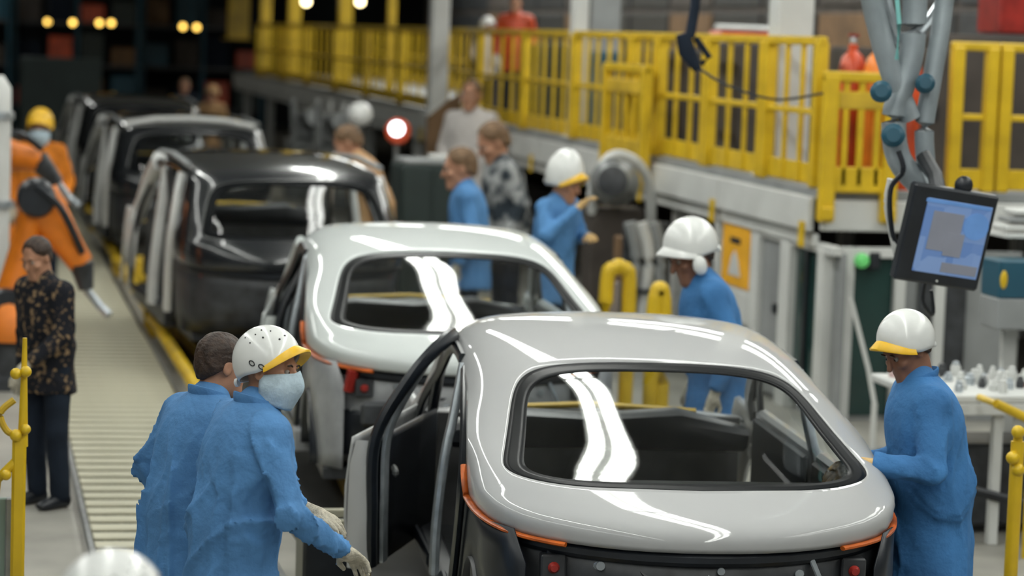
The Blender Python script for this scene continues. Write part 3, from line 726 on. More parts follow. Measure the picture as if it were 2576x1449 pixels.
    if helm:
        helmet(t, Vector(hw.tolist()) + HW @ Vector((0, -.008*hs, .030*hs)), (HW @ Matrix.Rotation(R(tilt), 3, 'X')).to_euler(), hs, **helm)
    if mask:
        P = []
        for i in range(13):
            row = []
            for k in range(21):
                a = math.pi*(k/20 - .5)*1.12; f = i/12
                z = .004 - .142*f; puff = .014*math.sin(math.pi*f)*math.cos(a)
                w_ = .066 + .010*math.sin(math.pi*min(1, f*1.2)) ; dp = .086 + .018*math.exp(-((f-.35)/.3)**2)*math.exp(-(a/.35)**2) - .02*f*f
                z2 = z - .018*(1-math.cos(a))*(1-f) + .028*(1-math.cos(a))*f + .012*math.exp(-(a/.2)**2)*(1-f)
                row.append(Vector((math.sin(a)*(w_+puff+.010), .016 + math.cos(a)*(dp+puff+.012), z2)) + Vector((0, 0, .0015*math.sin(f*38))))
            P.append(row)
        o = inhead('mask', MB().grid(P).mesh('mask', mask)); solid(o, .002, 1)
    for nm, s in (('L', -1), ('R', 1)):
        sh, el, wr = A[nm]; d = Vector((LR@(wr-el)).tolist()).normalized(); side_ = Vector((s, 0, 0)); 
        up_ = Vector((-s*.35, 0, .9)); zz = (up_ - d*up_.dot(d))
        if zz.length < .1: zz = Vector((0, 1, 0)) - d*d.y
        zz.normalize(); xx = d.cross(zz)
        M3 = Matrix((xx, d, zz)).transposed()
        me = {'knit_glove': GL_ME, 'tan_glove': GL_MT}.get(gloves.name if gloves else '', GL_SK)
        o = link('glove' if gloves else 'hand', me, t, Vector(tow(wr).tolist()) + d*.03, M3.to_euler(), (s, 1, 1))
    if vest:
        MB().box((0, .155*bulk, 1.30), (.26, .012, .05)).build('reflective_band', vest, t)
    return t

# ------------------------------------------------------------------ raised platform with yellow guard rails, right of the line
PX = 6.40; PZ = 1.80; PY0 = 19.0; PY1 = 62.0
pf = thing('raised_platform', 'long raised platform with white edge panels carrying the yellow railings', 'platform', (PX, PY0, 0))
MB().box((2.2, (PY1-PY0)/2, PZ-.04), (4.36, PY1-PY0, .08)).build('deck', GREYP, pf)
fa = MB().box((0, 0, 0), (.05, 2.44, .27), ch=.01).mesh('edge_panel', WHITEP); fb = MB().box((0, 0, 0), (.05, 2.44, .10), ch=.01).mesh('lower_beam', WHITEP)
for k in range(18):
    link('edge_panel', fa, pf, (-.01, 1.24 + 2.48*k, PZ-.20)); link('lower_beam', fb, pf, (.04, 1.24 + 2.48*k, PZ-.40))
fe = MB().box((0, 0, 0), (2.1, .05, .24), ch=.01).mesh('edge_panel', WHITEP)
for k in range(2): link('edge_panel', fe, pf, (1.1 + 2.14*k, -.03, PZ-.20))
cm = MB().box((0, 0, (PZ-.1)/2), (.16, .16, PZ-.1), ch=.01).mesh('column', WHITEP)
for k in range(9):
    link('column', cm, pf, (.25, 4.6 + 4.9*k, 0)); link('column', cm, pf, (4.1, .3 + 5.3*k, 0))
clip = MB().box((0, 0, 0), (.03, .09, .20), ch=.006).mesh('yellow_clip', YEL)
for k in range(8): link('yellow_clip', clip, pf, (-.05, .12 + 2.48*k*1.0, PZ-.36))

top_m = {}
def railing(lab, a, b, z0, h, pick, postw=.10, group='yellow guard railings', mid=.5, kick=.16, m=YEL, picks=True, skip=0, rail=.07):
    """one straight railing section between plan points a and b"""
    a = Vector((a[0], a[1], 0)); b = Vector((b[0], b[1], 0)); L = (b-a).length; ang = math.atan2(b.y-a.y, b.x-a.x)
    t = thing('guard_railing', lab, 'railing', (a.x, a.y, z0), ang, group)
    MB().box((L/2, 0, h-rail/2), (L, rail, rail), ch=.012).build('top_rail', m, t)
    MB().box((L/2, 0, h*mid), (L-.04, .04, .05), ch=.008).build('mid_rail', m, t)
    if kick: MB().box((L/2, -.015, kick/2+.02), (L-.02, .02, kick), ch=.004).build('kick_plate', m, t)
    pm = MB().box((0, 0, h/2-.02), (postw, postw, h-.04), ch=.012).mesh('post', m)
    for x in (postw/2+.005, L-postw/2-.005): link('post', pm, t, (x, 0, 0))
    if picks:
        n = max(1, int(round(L/pick))); km = MB().box((0, 0, h/2-.02), (.05, .035, h-.08), ch=.008).mesh('picket', m)
        for k in range(1, n):
            link('picket', km, t, (postw + (L-2*postw)*k/n + (.03 if k % 3 == 0 else -.02), 0, 0))
    return t
ys = [PY0+.05]
cuts = [19.08, 20.5, 22.2, 23.9, 24.9, 27.4, 30.0, 32.8, 35.8, 39.0, 42.5, 46.2, 50.2, 54.5, 59.0]
words = ['first', 'second', 'third', 'fourth', 'fifth', 'sixth', 'seventh', 'eighth', 'ninth', 'tenth', 'eleventh', 'twelfth', 'thirteenth', 'fourteenth', 'fifteenth']
for k in range(len(cuts)-1):
    railing('yellow railing section on the platform edge, %s from the near corner' % words[k], (PX+.05, cuts[k]), (PX+.05, cuts[k+1]-.02), PZ, 1.17, .55 if k < 6 else .75)
# near end, facing the aisle, and the far side of the platform
railing('short yellow railing closing the near end of the platform, left half', (at(2385, 300, Y=PY0+.07).x, PY0+.07), (at(2505, 300, Y=PY0+.07).x, PY0+.07), PZ, 1.17, .34)
railing('short yellow railing closing the near end of the platform, right half', (at(2508, 300, Y=PY0+.07).x, PY0+.07), (10.2, PY0+.07), PZ, 1.17, .40)
for k in range(6):
    railing('rear yellow railing along the back of the platform, %s from the near end' % words[k], (PX+2.6, 28+5.2*k), (PX+2.6, 33.1+5.2*k), PZ, 1.17, 1.2, group='rear platform railings')
# two lower gates that stand out in front of the railing
def gate(lab, a, b, z0, h, m=YEL):
    a = Vector((a[0], a[1], 0)); b = Vector((b[0], b[1], 0)); L = (b-a).length; ang = math.atan2(b.y-a.y, b.x-a.x)
    t = thing('platform_gate', lab, 'gate', (a.x, a.y, z0), ang, 'platform gates')
    MB().box((L/2, 0, h-.04), (L, .08, .08), ch=.012).build('top_rail', m, t)
    MB().box((L/2, 0, h-.22), (L-.1, .05, .14), ch=.012).build('latch_plate', YELD, t)
    MB().box((L/2, 0, .10), (L-.1, .04, .20), ch=.012).build('kick_plate', m, t)
    for x in (.06, L-.06): MB().box((x, 0, h/2-.13), (.12, .10, h+.20), ch=.015).build('post', m, t)
    for x in (.3, .5, .72): MB().box((L*x, 0, h/2), (.05, .04, h-.1), ch=.01).build('picket', m, t)
    # brackets that hold the gate on the platform edge
    for x in (.06, L-.06): MB().box((x, -.0, -.16), (.10, .16, .10), ch=.01).build('bracket', m, t)
    return t
g1 = at(1512, 385, X=6.28); gate('yellow gate standing out of the railing above the round machine', (6.28, g1.y - .1), (6.28, g1.y - 1.75), PZ-.06, .92)
gate('yellow gate on the near platform corner in front of the red cylinders', (at(2068, 300, Y=PY0-.09).x, PY0-.09), (at(2262, 300, Y=PY0-.09).x, PY0-.09), PZ-.02, .93)

# tall yellow and grey columns behind the railing
def column(name, lab, px, Y, w_, z0, z1, m, d=None, cat='column', group=None):
    p = at(px, 60, Y=Y); t = thing(name, lab, cat, (p.x, Y, z0), 0, group)
    MB().box((0, 0, (z1-z0)/2), (w_, d or w_, z1-z0), ch=.012).build('shaft', m, t)
    MB().box((0, 0, .012), (w_*1.5, (d or w_)*1.5, .024), ch=.004).build('base_plate', m, t)
    return t
column('steel_column', 'wide pale grey column rising behind the railing near the corner', 1990, 20.6, .30, PZ, 6.38, WHITEP)
column('steel_column', 'narrow white column behind the middle of the railing', 1457, 27.5, .17, PZ, 6.38, WHITEP)
column('steel_column', 'broad grey column behind the railing above the white helmet', 1515, 30, .36, PZ, 6.38, GREYP)
column('steel_column', 'pale column at the far left end of the bright railing', 1105, 34, .24, PZ, 6.38, WHITEP)
column('yellow_column', 'tall yellow column standing at the far end of the platform', 668, 58, .24, PZ, 6.38, YELD)
column('yellow_column', 'thick dull yellow column hanging in the dark far left', 600, 64, .50, 2.55, 6.38, YELD)
column('yellow_column', 'tall yellow column over the far railing, left of the lamps', 740, 54, .26, PZ, 6.38, YEL)
column('yellow_column', 'tall yellow column over the far railing, right of the lamps', 868, 47, .24, PZ, 6.38, YEL)
column('yellow_column', 'slim yellow column over the far railing beside the pale column', 985, 42, .14, PZ, 6.38, YELD)
# equipment standing on the platform behind the railing
def cabinet(name, lab, c, d, m, cat, doors=1, dm=None, hm=DARK, group=None, face=-1):
    """box unit: body, doors and handles facing the aisle (-Y) or the line (-X)"""
    t = thing(name, lab, cat, (c[0], c[1], c[2]), 0, group)
    MB().box((0, 0, d[2]/2), d, ch=.01).build('body', m, t)
    for k in range(doors):
        w_ = d[0]/doors; x = -d[0]/2 + w_*(k+.5)
        q = MB().box((x, -d[1]/2-.008, d[2]/2), (w_-.02, .016, d[2]-.05), ch=.004).build('door', dm or m, t)
        MB().box((x + w_*.36, -d[1]/2-.026, d[2]*.52), (.02, .02, .12), ch=.004).build('handle', hm, q)
        w_ = d[1]/doors; y = -d[1]/2 + w_*(k+.5)
        MB().box((-d[0]/2-.006, y, d[2]/2), (.012, w_-.02, d[2]-.05), ch=.004).build('side_panel', dm or m, t)
    return t
bk = [('dark_cabinet', 'dark brown cabinet behind the railing, right of the pale column', 2240, 20.8, .9, 1.1, BROWND),
      ('dark_cabinet', 'brown grey panel cabinet behind the near end railing', 2500, 21.2, 1.1, at(2540, 92, Y=21.2).z-PZ, BROWND),
      ('dark_cabinet', 'dark brown cabinet behind the railing, left of the pale column', 1850, 22.6, .8, 1.1, BROWND),
      ('dark_cabinet', 'dark cabinet behind the railing near the hanging black tool', 1690, 24.4, .7, 1.0, BROWND),
      ('dark_cabinet', 'dark cabinet behind the gate over the round machine', 1585, 26.2, .6, 1.0, BROWND),
      ('dark_cabinet', 'navy locker behind the middle of the railing', 1465, 28.4, .5, .95, TEAL),
      ('dark_cabinet', 'dark green cabinet deep behind the railing left of the white column', 1350, 31, 1.0, 1.0, GREEN),
      ('dark_cabinet', 'low dark cabinet at the far part of the railing', 1230, 35, 1.0, .9, BROWND)]
for n_, lab, px, Y, w_, h_, m in bk:
    p = at(px, 200, Y=Y); x = max(p.x, PX+.35+w_/2)
    cabinet(n_, lab, (x, Y, PZ), (w_, .5, h_), m, 'cabinet', group='cabinets on the platform')
# red crate, upper right; red tool box; small white things on top of cabinets
p = at(2560, 40, Y=21.2)
t = thing('red_crate', 'bright red crate stack behind the railing at the upper right edge', 'crate', (p.x + .1, 21.2, at(2540, 92, Y=21.2).z))
for k in range(2): MB().box((0, 0, .20+.37*k), (.75, .5, .36), ch=.02).build('crate_tier', RED, t)
p = at(1880, 50, Y=25.6)
t = thing('red_machine', 'red topped dark machine behind the railing left of the pale column', 'machine', (p.x, 25.6, PZ))
MB().box((0, 0, .55), (.9, .6, 1.1), ch=.02).build('body', DARK2, t); MB().box((0, 0, 1.16), (.7, .5, .12), ch=.04).build('cover', ORRED, t); MB().box((0, -.2, 1.25), (.8, .1, .06), ch=.02).build('lamp_bar', WHITEP, t)
# hall partition behind the platform, a wall of dim panels
prt = struct(MB().box((10.95, 40, 2.4), (.1, 45, 4.8), ch=.01).build('wall_partition', BROWND, None, smooth=False))
pn = MB().box((0, 0, 0), (.03, 2.3, 1.4), ch=.01)
pmats = [DARK2, BROWND, BROWN, DARK2, GREYP, BROWND]
for k in range(18):
    for j in range(2):
        m = pmats[(k*5+j*3+k*k) % 6]; o = pn.build('panel', m, prt); o.location = (10.88, 19 + 2.45*k, 2.62 + 1.5*j)
# gas cylinders behind the corner gate
cyl = [(.105, 0), (.11, .02), (.11, .92), (.085, 1.02), (.035, 1.07), (.035, 1.12)]
for k, (dx, dy, m, lab) in enumerate(((0, .05, ORRED, 'dark red gas cylinder next to the gate post'), (.14, -.19, ORANGE, 'bright orange gas cylinder, leftmost in front of the red ones'), (.28, .06, RED, 'deep red gas cylinder in the middle of the cylinder row'), (.42, -.18, ORRED, 'orange red gas cylinder, rightmost of the cylinder row'))):
    t = thing('gas_cylinder', lab, 'gas cylinder', (at(2150, 300, Y=19.3).x+dx*.9, 19.36+dy, PZ), 0, 'gas cylinders on the platform')
    MB().lathe(cyl, n=20).build('bottle', m, t); MB().lathe([(.02, 1.11), (.028, 1.14), (.028, 1.17), (.012, 1.2)], n=10).build('valve', GALV, t); MB().lathe([(.045, 1.18), (.045, 1.20)], n=14).build('handwheel', RED, t)

# ------------------------------------------------------------------ booth under the platform
BX = 6.46
def yat(px, X=BX): return at(px, 700, X=X).y
bt = thing('control_booth', 'grey booth with white framed glazed doors under the platform', 'booth', (BX, PY0, 0))
def wallseg(p0, p1, z0, z1, m, name, off=0.0, th=.05, par=None):
    ya, yb = yat(p0), yat(p1); y0, y1 = min(ya, yb), max(ya, yb)
    return MB().box((off+th/2, (y0+y1)/2-PY0, (z0+z1)/2), (th, y1-y0, z1-z0), ch=.006).build(name, m, par or bt)
wallseg(2095, 1808, 0, 1.33, GREYP, 'wall_panel', .06)
for a, b in ((2078, 2062), (1992, 1968), (1912, 1896), (1812, 1800)): wallseg(a, b, 0, 1.34, WHITEP, 'frame_post', -.03, .10)
wallseg(2095, 1800, 1.31, 1.38, WHITEP, 'header', -.02, .09)
gl = wallseg(2060, 1996, .06, 1.30, GLASSG, 'glazed_door', .02, .03); 
wallseg(2030, 2024, .06, 1.30, DARK, 'door_divider', -.01, .03, bt)
wallseg(1966, 1914, .05, 1.30, GREYP, 'grey_door', .01, .05); wallseg(1960, 1952, .72, .80, DARK, 'door_handle', -.03, .04)
# notice board with orange sheet
ya, yb = yat(1890), yat(1820); nbd = thing('notice_board', 'white framed notice with an orange sheet on the booth wall', 'notice', (BX+.0, (ya+yb)/2, .62))
hw_ = abs(yb-ya)/2
MB().box((.0, 0, .33), (.03, 2*hw_+.10, .86), ch=.006).build('frame', WHITEP, nbd)
MB().box((-.02, 0, .47), (.012, 2*hw_-.02, .52), ch=.003).build('orange_sheet', mat('orange_notice', (0.80, 0.40, 0.02), .5, 0, .12, 5), nbd)
MB().prism([(-.11, 0), (.11, 0), (.06, .16), (.0, .22), (-.05, .15)], lambda q: Vector((-.032, q[0]*hw_*4, .30+q[1])), lambda q: Vector((-.028, q[0]*hw_*4, .30+q[1]))).build('white_figure', WHITEP, nbd)
MB().box((-.03, 0, .60), (.008, hw_*.7, .05), ch=.002).build('dark_print', INK, nbd)
MB().box((-.02, 0, .05), (.012, 2*hw_-.02, .26), ch=.003).build('white_sheet', WHITEP, nbd)
# end of the booth that faces the aisle
def xat(px, Y=PY0+.02): return at(px, 800, Y=Y).x - BX
def endseg(p0, p1, z0, z1, m, name, off=0.0, th=.05, par=None):
    x0, x1 = xat(p0), xat(p1)
    return MB().box(((x0+x1)/2, off-.02-th/2, (z0+z1)/2), (x1-x0, th, z1-z0), ch=.006).build(name, m, par or bt)
endseg(2092, 2560, 0, 1.34, GREYP, 'wall_panel', .06)
for a, b in ((2100, 2132), (2235, 2262), (2335, 2362)): endseg(a, b, 0, 1.36, WHITEP, 'frame_post', -.01, .07)
endseg(2132, 2235, 1.28, 1.36, WHITEP, 'header', -.01, .07)
endseg(2132, 2235, 0.04, 1.28, GLASSG, 'glazed_door', .01, .02)
endseg(2300, 2420, .35, 1.30, DARK2, 'dark_panel', -.01, .03)
t = thing('signal_lamp', 'green signal lamp in the glazed door of the booth', 'lamp', at(2165, 655, Y=PY0-.09))
MB().lathe([(.05, 0), (.06, .02), (.055, .05), (.03, .07)], (0, 0, 0), (0, -1, 0), 18).build('lens', LAMPG, t); MB().box((.11, .0, 0), (.09, .05, .13), ch=.01).build('housing', DARK, t); MB().box((.03, .05, 0), (.28, .04, .10), ch=.01).build('bracket', DARK2, t)
t = thing('prop_bar', 'pale slanted bar leaning in front of the booth door', 'bar', (0, 0, 0))
MB().sweep([at(2140, 750, Y=17.6), at(2185, 930, Y=17.55), at(2200, 1015, Y=17.5)], .018, n=8).build('rod', WHITEP, t); q = at(2200, 1015, Y=17.5); MB().sweep([q, Vector((q.x, q.y, 0))], .022, n=8).build('upright', WHITEP, t); MB().lathe([(.12, 0), (.12, .02)], (q.x, q.y, 0), n=16).build('foot', STEEL, t)

# machine with round head, cartons and bollards by the platform
p = at(1552, 455, Y=23.2)
t = thing('round_machine', 'grey machine with a big round nozzle below the platform gate', 'machine', (p.x, 23.2, 0))
MB().lathe([(.20, 0), (.22, .05), (.22, .30), (.14, .42), (.06, .44)], (0, .0, p.z-.02), (-.35, -1, .1), 24).build('round_housing', STEEL, t)
MB().lathe([(.13, 0), (.14, .02), (.10, .03)], Vector((0, 0, p.z-.02)) + Vector((-.35, -1, .1)).normalized()*.42, (-.35, -1, .1), 20).build('nozzle', DARK2, t)
MB().sweep(spl([(-.22, 0, p.z-.30), (-.24, -.1, p.z), (-.05, -.05, p.z+.24), (.22, 0, p.z+.14), (.36, .1, p.z-.2), (.36, .1, .6)], 6), .05, n=10).build('duct', WHITEP, t)
MB().box((.02, .15, (p.z-.25)/2), (.50, .40, p.z-.25), ch=.02).build('cabinet', BROWND, t)
p = at(1690, 480, Y=21.6)
t = thing('bundled_hoses', 'grey bundled hose column between the machine and the notice', 'hose', (p.x - .1, 21.9, 0))
for k, (dx, m) in enumerate(((-.14, GREYP), (-.03, WHITEP), (.08, GREYP))): MB().sweep(spl([(dx, 0, 0), (dx*1.1, .02, .5), (dx+.03, 0, 1.0), (dx-.05, 0, 1.3)], 5), .055, n=10).build('hose', m, t)
MB().box((-.02, .0, .7), (.36, .15, .04)).build('clamp', DARK, t); MB().box((0, .12, .65), (.42, .05, 1.3), ch=.01).build('back_plate', DARK2, t)
for k, (px, py, Y, w_, h_, m, lab) in enumerate(((1590, 560, 22.3, .26, .40, BROWN, 'brown carton standing on top of the pale box'), (1590, 700, 22.3, .34, .74, mat('pale_carton', (.22, .18, .15), .7, 0, .2, 3), 'pale grey brown box under the small brown carton'))):
    q = at(px, py, Y=Y); z0 = 0 if k else .745
    t = thing('carton', lab, 'box', (q.x, Y, z0)); MB().box((0, 0, h_/2), (w_, w_, h_), ch=.01).build('body', m, t); MB().box((0, 0, h_+.002), (w_*.2, w_*.98, .006), ch=.001).build('tape', YELD, t)
def hoop(lab, p0, p1, ytop, Y):
    a = at(p0, ytop, Y=Y); b = at(p1, ytop, Y=Y); t = thing('safety_hoop', lab, 'barrier', (a.x, Y, 0)); L = b.x-a.x
    MB().sweep(spl([(0, 0, .02), (0, 0, a.z-.14), (.05, 0, a.z-.03), (L/2, 0, a.z), (L-.05, 0, a.z-.03), (L, 0, a.z-.14), (L, 0, .02)], 6), .055, n=12).build('hoop', YEL, t)
    for x in (0, L): MB().lathe([(.09, 0), (.09, .015)], (x, 0, 0), n=14).build('foot_plate', YEL, t)
hoop('larger yellow safety hoop behind the worker with raised hand', 1528, 1585, 668, 18.6); hoop('smaller yellow safety hoop just left of the worker with ear guards', 1648, 1672, 726, 17.2)

# ------------------------------------------------------------------ hanging boom with monitor
MY = 12.3
def bp(px, py, Y=MY+.25): return at(px, py, Y=Y)
bm = thing('monitor_boom', 'grey pipe boom with blue knobs hanging from above and carrying a monitor', 'boom', bp(2270, 60))
o0 = Vector(bm.location)
def rel(pts): return [q - o0 for q in pts]
GPIPE = mat('blue_grey_pipe', (0.30, 0.34, 0.36), 0.35, 0.3, .15, 6)
MB().sweep(rel(spl([bp(2170, -160), bp(2198, 20), bp(2245, 190), bp(2290, 300)], 6)), .058, n=14).build('arm', GPIPE, bm)
MB().sweep(rel(spl([bp(2300, -160), bp(2300, 60), bp(2285, 170), bp(2250, 290), bp(2262, 400), bp(2330, 480)], 6)), .064, n=14).build('main_arm', GPIPE, bm)
MB().sweep(rel(spl([bp(2395, -160), bp(2368, 60), bp(2345, 200), bp(2325, 330), bp(2335, 470)], 6)), .05, n=14).build('arm', GPIPE, bm)
MB().sweep(rel(spl([bp(2405, -60, MY+.5), bp(2330, 60, MY+.4), bp(2262, 100, MY+.3), bp(2215, -60, MY+.3)], 6)), .03, n=10).build('brace', GALV, bm)
MB().sweep(rel([bp(2252, -60, MY+.1), bp(2262, 60, MY+.1), bp(2256, 150, MY+.1)]), .012, n=8).build('air_line', mat('pale_teal_hose', (.2, .5, .48), .4), bm)
for px, py, r in ((2215, 232, .055), (2325, 212, .05), (2245, 342, .06)):
    MB().lathe([(r*.8, 0), (r, .02), (r, .07), (r*.6, .09)], bp(px, py, MY+.18)-o0, (-.3, -1, .1), 16).build('clamp_knob', TEAL, bm)
MB().sweep(rel(spl([bp(2260, 380, MY+.1), bp(2272, 430, MY+.1), bp(2240, 480, MY+.15), bp(2248, 600, MY+.2), bp(2300, 700, MY+.2)], 6)), .014, n=8).build('cable', DARK, bm)
MB().sweep(rel(spl([bp(2240, 450, MY+.2), bp(2232, 520, MY+.22), bp(2255, 640, MY+.2)], 6)), .018, n=8).build('cable', WHITEP, bm)
MB().box(bp(2285, -175) - o0, (.68, .34, .16), ch=.02).build('carriage', STEEL, bm)
MB().sweep(rel([bp(2290, -170), Vector((bp(2290, -150).x, MY+.25, 6.4))]), .06, n=12).build('drop_pipe', GPIPE, bm)
# the monitor itself
c = at(2375, 595, Y=MY)
mo = thing('monitor', 'black framed monitor with a blue and grey screen hanging on the boom', 'monitor', c); mo.rotation_euler = (R(8), R(7.5), R(4))
MB().box((0, .0, 0), (.47, .07, .50), ch=.012).build('case', DARK, mo)
SCR = bpy.data.materials.new('lit_screen'); SCR.use_nodes = True
_n = SCR.node_tree.nodes; _l = SCR.node_tree.links; _b = _n['Principled BSDF']; _tc = _n.new('ShaderNodeTexCoord'); _vo = _n.new('ShaderNodeTexVoronoi'); _vo.distance = 'CHEBYCHEV'; _vo.inputs['Scale'].default_value = 6.5
_rp = _n.new('ShaderNodeValToRGB'); _rp.color_ramp.elements[0].color = (.09, .18, .42, 1); _rp.color_ramp.elements[1].color = (.20, .30, .52, 1); _l.new(_tc.outputs['Object'], _vo.inputs['Vector']); _l.new(_vo.outputs['Color'], _rp.inputs[0]); _l.new(_rp.outputs[0], _b.inputs['Base Color']); _l.new(_rp.outputs[0], _b.inputs['Emission Color']); _b.inputs['Emission Strength'].default_value = .3; _b.inputs['Roughness'].default_value = .2
sc_ = MB().box((.03, -.037, 0), (.36, .006, .38), ch=.002).build('screen', SCR, mo)
SG = mat('screen_grey', (.19, .20, .24), .25, 0, .06, 8, emit=.3); SB = mat('screen_blue', (.11, .24, .52), .25, 0, .1, 8, emit=.3)
MB().box((-.02, -.0415, .03), (.17, .003, .20), ch=.001).build('grey_window', SG, sc_); MB().box((.04, -.0430, -.03), (.10, .003, .12), ch=.001).build('grey_window', SG, sc_)
MB().lathe([(.07, 0), (.07, .003)], (.14, -.0405, .08), (0, -1, 0), 20).build('blue_disc', SB, sc_); MB().box((0.02, -.041, .178), (.36, .003, .018), ch=.001).build('title_bar', SB, sc_); MB().box((.10, -.041, -.15), (.20, .003, .05), ch=.001).build('status_area', MATS['screen_grey'], sc_)
MB().lathe([(.006, 0), (.006, .004)], (0, -.035, -.225), (0, -1, 0), 10).build('power_light', WHITEP, mo)
MB().ball((.05, .02, .27), (.05, .035, .05)).build('top_knob', DARK, mo); MB().sweep([(-.05, .06, .2), (-.05, .16, .28), (-.10, .25, .36)], .04, n=10).build('mount_arm', DARK2, mo); MB().box((0, .05, 0), (.3, .06, .3), ch=.02).build('back_housing', DARK2, mo)
MB().sweep(spl([(-.02, .05, -.25), (.0, .06, -.36), (.08, .08, -.42), (.05, .1, -.30)], 6), .010, n=8).build('cable', DARK, mo)
# black tool arm hanging over the railing
t = thing('hanging_tool', 'black hanging tool arm with cable in front of the railing', 'tool', at(1745, 60, Y=17.0)); o0 = Vector(t.location)
tp = lambda px, py: at(px, py, Y=17.0) - o0
MB().sweep([tp(1758, -120), tp(1748, 20), tp(1735, 95)], .035, n=10).build('drop_arm', NAVY, t)
MB().sweep([tp(1718, 85), tp(1728, 130), tp(1755, 175)], [.05, .06, .03], .045, n=10).build('tool_head', NAVY, t); MB().sweep([tp(1750, 95), tp(1785, 145), tp(1765, 160)], .022, n=8).build('handle', NAVY, t)
MB().sweep(spl([tp(1755, 170), tp(1830, 215), tp(1950, 250), tp(2070, 235)], 6), .010, n=6).build('cable', DARK, t)
MB().sweep([tp(1758, -120), Vector((tp(1758, -120).x, 0, 6.4-o0.z))], .03, n=8).build('drop_pipe', NAVY, t)

# ------------------------------------------------------------------ right edge: table with fasteners, bin, yellow pipes
tc_ = at(2470, 985, z=.90)
tb = thing('work_table', 'white topped work table behind the worker at the right edge', 'table', (5.98, 14.35, 0))
MB().box((.25, .2, .875), (1.5, .95, .05), ch=.01).build('table_top', WHITEP, tb); MB().box((.25, -.26, .815), (1.46, .03, .07), ch=.006).build('apron', WHITEP, tb)
for x in (-.26, -.02, .93):
    MB().box((x, -.2, .425), (.06, .06, .85), ch=.006).build('leg', WHITEP, tb)
    MB().box((x, .6, .425), (.06, .06, .85), ch=.006).build('leg', WHITEP, tb)
MB().sweep([(-.45, -.24, .40), (.2, -.24, .24), (.9, -.24, .08)], .03, n=8).build('brace', DARK, tb)
MB().box((.3, .35, .30), (1.1, .5, .5), ch=.02).build('dark_drawer_unit', DARK2, tb)
cols_ = [(WHITEP, 'white'), (GREYP, 'grey'), (GALV, 'shiny steel'), (RED, 'red'), (DARK2, 'dark'), (mat('pale_pink_cap', (.6, .42, .40), .5), 'pink')]
rr = random.Random(5); spots = []
for k in range(400):
    x, y = rr.uniform(-.42, .75), rr.uniform(-.2, .6)
    if all((x-a)**2 + (y-b)**2 > .075**2 for a, b in spots): spots.append((x, y))
    if len(spots) >= 60: break
where = ['front left', 'front middle', 'front right', 'back left', 'back middle', 'back right']
for k, (x, y) in enumerate(spots):
    m, cn = cols_[(0, 0, 1, 2, 0, 2, 0, 1, 4, 0, 2, 5, 0, 3)[k % 14]]; r = rr.uniform(.022, .032); h_ = rr.uniform(.03, .07)
    wi = where[(3 if y > .2 else 0) + (0 if x < 0 else 1 if x < .4 else 2)]
    t = thing('fastener_pot', 'small %s pot of fasteners in the %s of the work table' % (cn, wi), 'pot', (5.98+x, 14.35+y, .90), 0, 'fastener pots on the work table')
    MB().lathe([(r*.9, 0), (r, h_*.2), (r, h_*.8), (r*.7, h_)], n=10).build('pot', m, t); MB().lathe([(r*.75, h_), (r*.75, h_+.012), (r*.3, h_+.02)], n=8).build('cap', GALV if k % 2 else m, t)
q = at(2545, 730, Y=15.35)
t = thing('parts_bin', 'teal and grey wall bin on a white post above the work table', 'bin', (q.x+.1, 15.35, 0))
MB().box((0, 0, q.z+.08), (.50, .30, .24), ch=.01).build('teal_panel', TEAL, t); MB().box((0, 0, q.z-.14), (.50, .30, .20), ch=.01).build('grey_panel', GREYP, t); MB().box((-.06, .1, (q.z-.2)/2), (.10, .06, q.z-.2), ch=.01).build('post', WHITEP, t); MB().ball((-.22, -.15, q.z+.08), (.025, .012, .06)).build('yellow_tag', YEL, t); MB().box((0, .1, .02), (.4, .25, .04)).build('foot', STEEL, t)
t = thing('small_shelf', 'white shelf with folded papers beside the monitor at the right edge', 'shelf', at(2555, 590, Y=15.6))
t.location.z = 0; zz = at(2555, 590, Y=15.6).z
MB().box((.1, 0, zz), (.45, .3, .03), ch=.004).build('board', WHITEP, t)
for k in range(3): MB().box((.05+.02*k, 0, zz+.05+.05*k), (.34-.03*k, .22, .035), ch=.01).build('paper_pack', WHITEP if k != 1 else GREYP, t)
MB().box((.25, .1, zz/2), (.06, .06, zz), ch=.006).build('upright', WHITEP, t)
def ypost(lab, px, Y, pieces, m=YEL, cat='post'):
    q = at(px, 900, Y=Y); t = thing('yellow_pipe_post', lab, cat, (q.x, Y, 0), 0, 'yellow pipe posts')
    for name, x, z0, z1, r in pieces: MB().sweep([(x, 0, z0), (x, 0, z1)], r, n=14).build(name, m, t)
    return t
def zz_(px, py, Y): return at(px, py, Y=Y).z
Y_ = 11.2
t = ypost('yellow pipe post with round clamps cut by the right edge', 2572, Y_, [('pipe', 0, 0, zz_(2572, 1110, Y_), .032), ('upper_pipe', 0, zz_(2572, 1110, Y_), zz_(2572, 1075, Y_), .022)])
for py, dx in ((1085, -.01), (1150, -.03), (1180, .0)): MB().ball((dx, -.02, zz_(2565, py, Y_)), .032).build('clamp', YEL, t)
t = thing('yellow_pipe_rail', 'slanted yellow pipe under the edge of the work table', 'pipe', (0, 0, 0)); a = at(2505, 1015, Y=13.75); b = at(2600, 1060, Y=13.75)
MB().sweep([a, b], .028, n=12).build('pipe', YEL, t); MB().sweep([(b.x, b.y, b.z), (b.x, b.y, 0)], .028, n=12).build('leg', YEL, t); MB().sweep([a, (a.x, a.y+.25, a.z)], .02, n=8).build('clip', YEL, t)

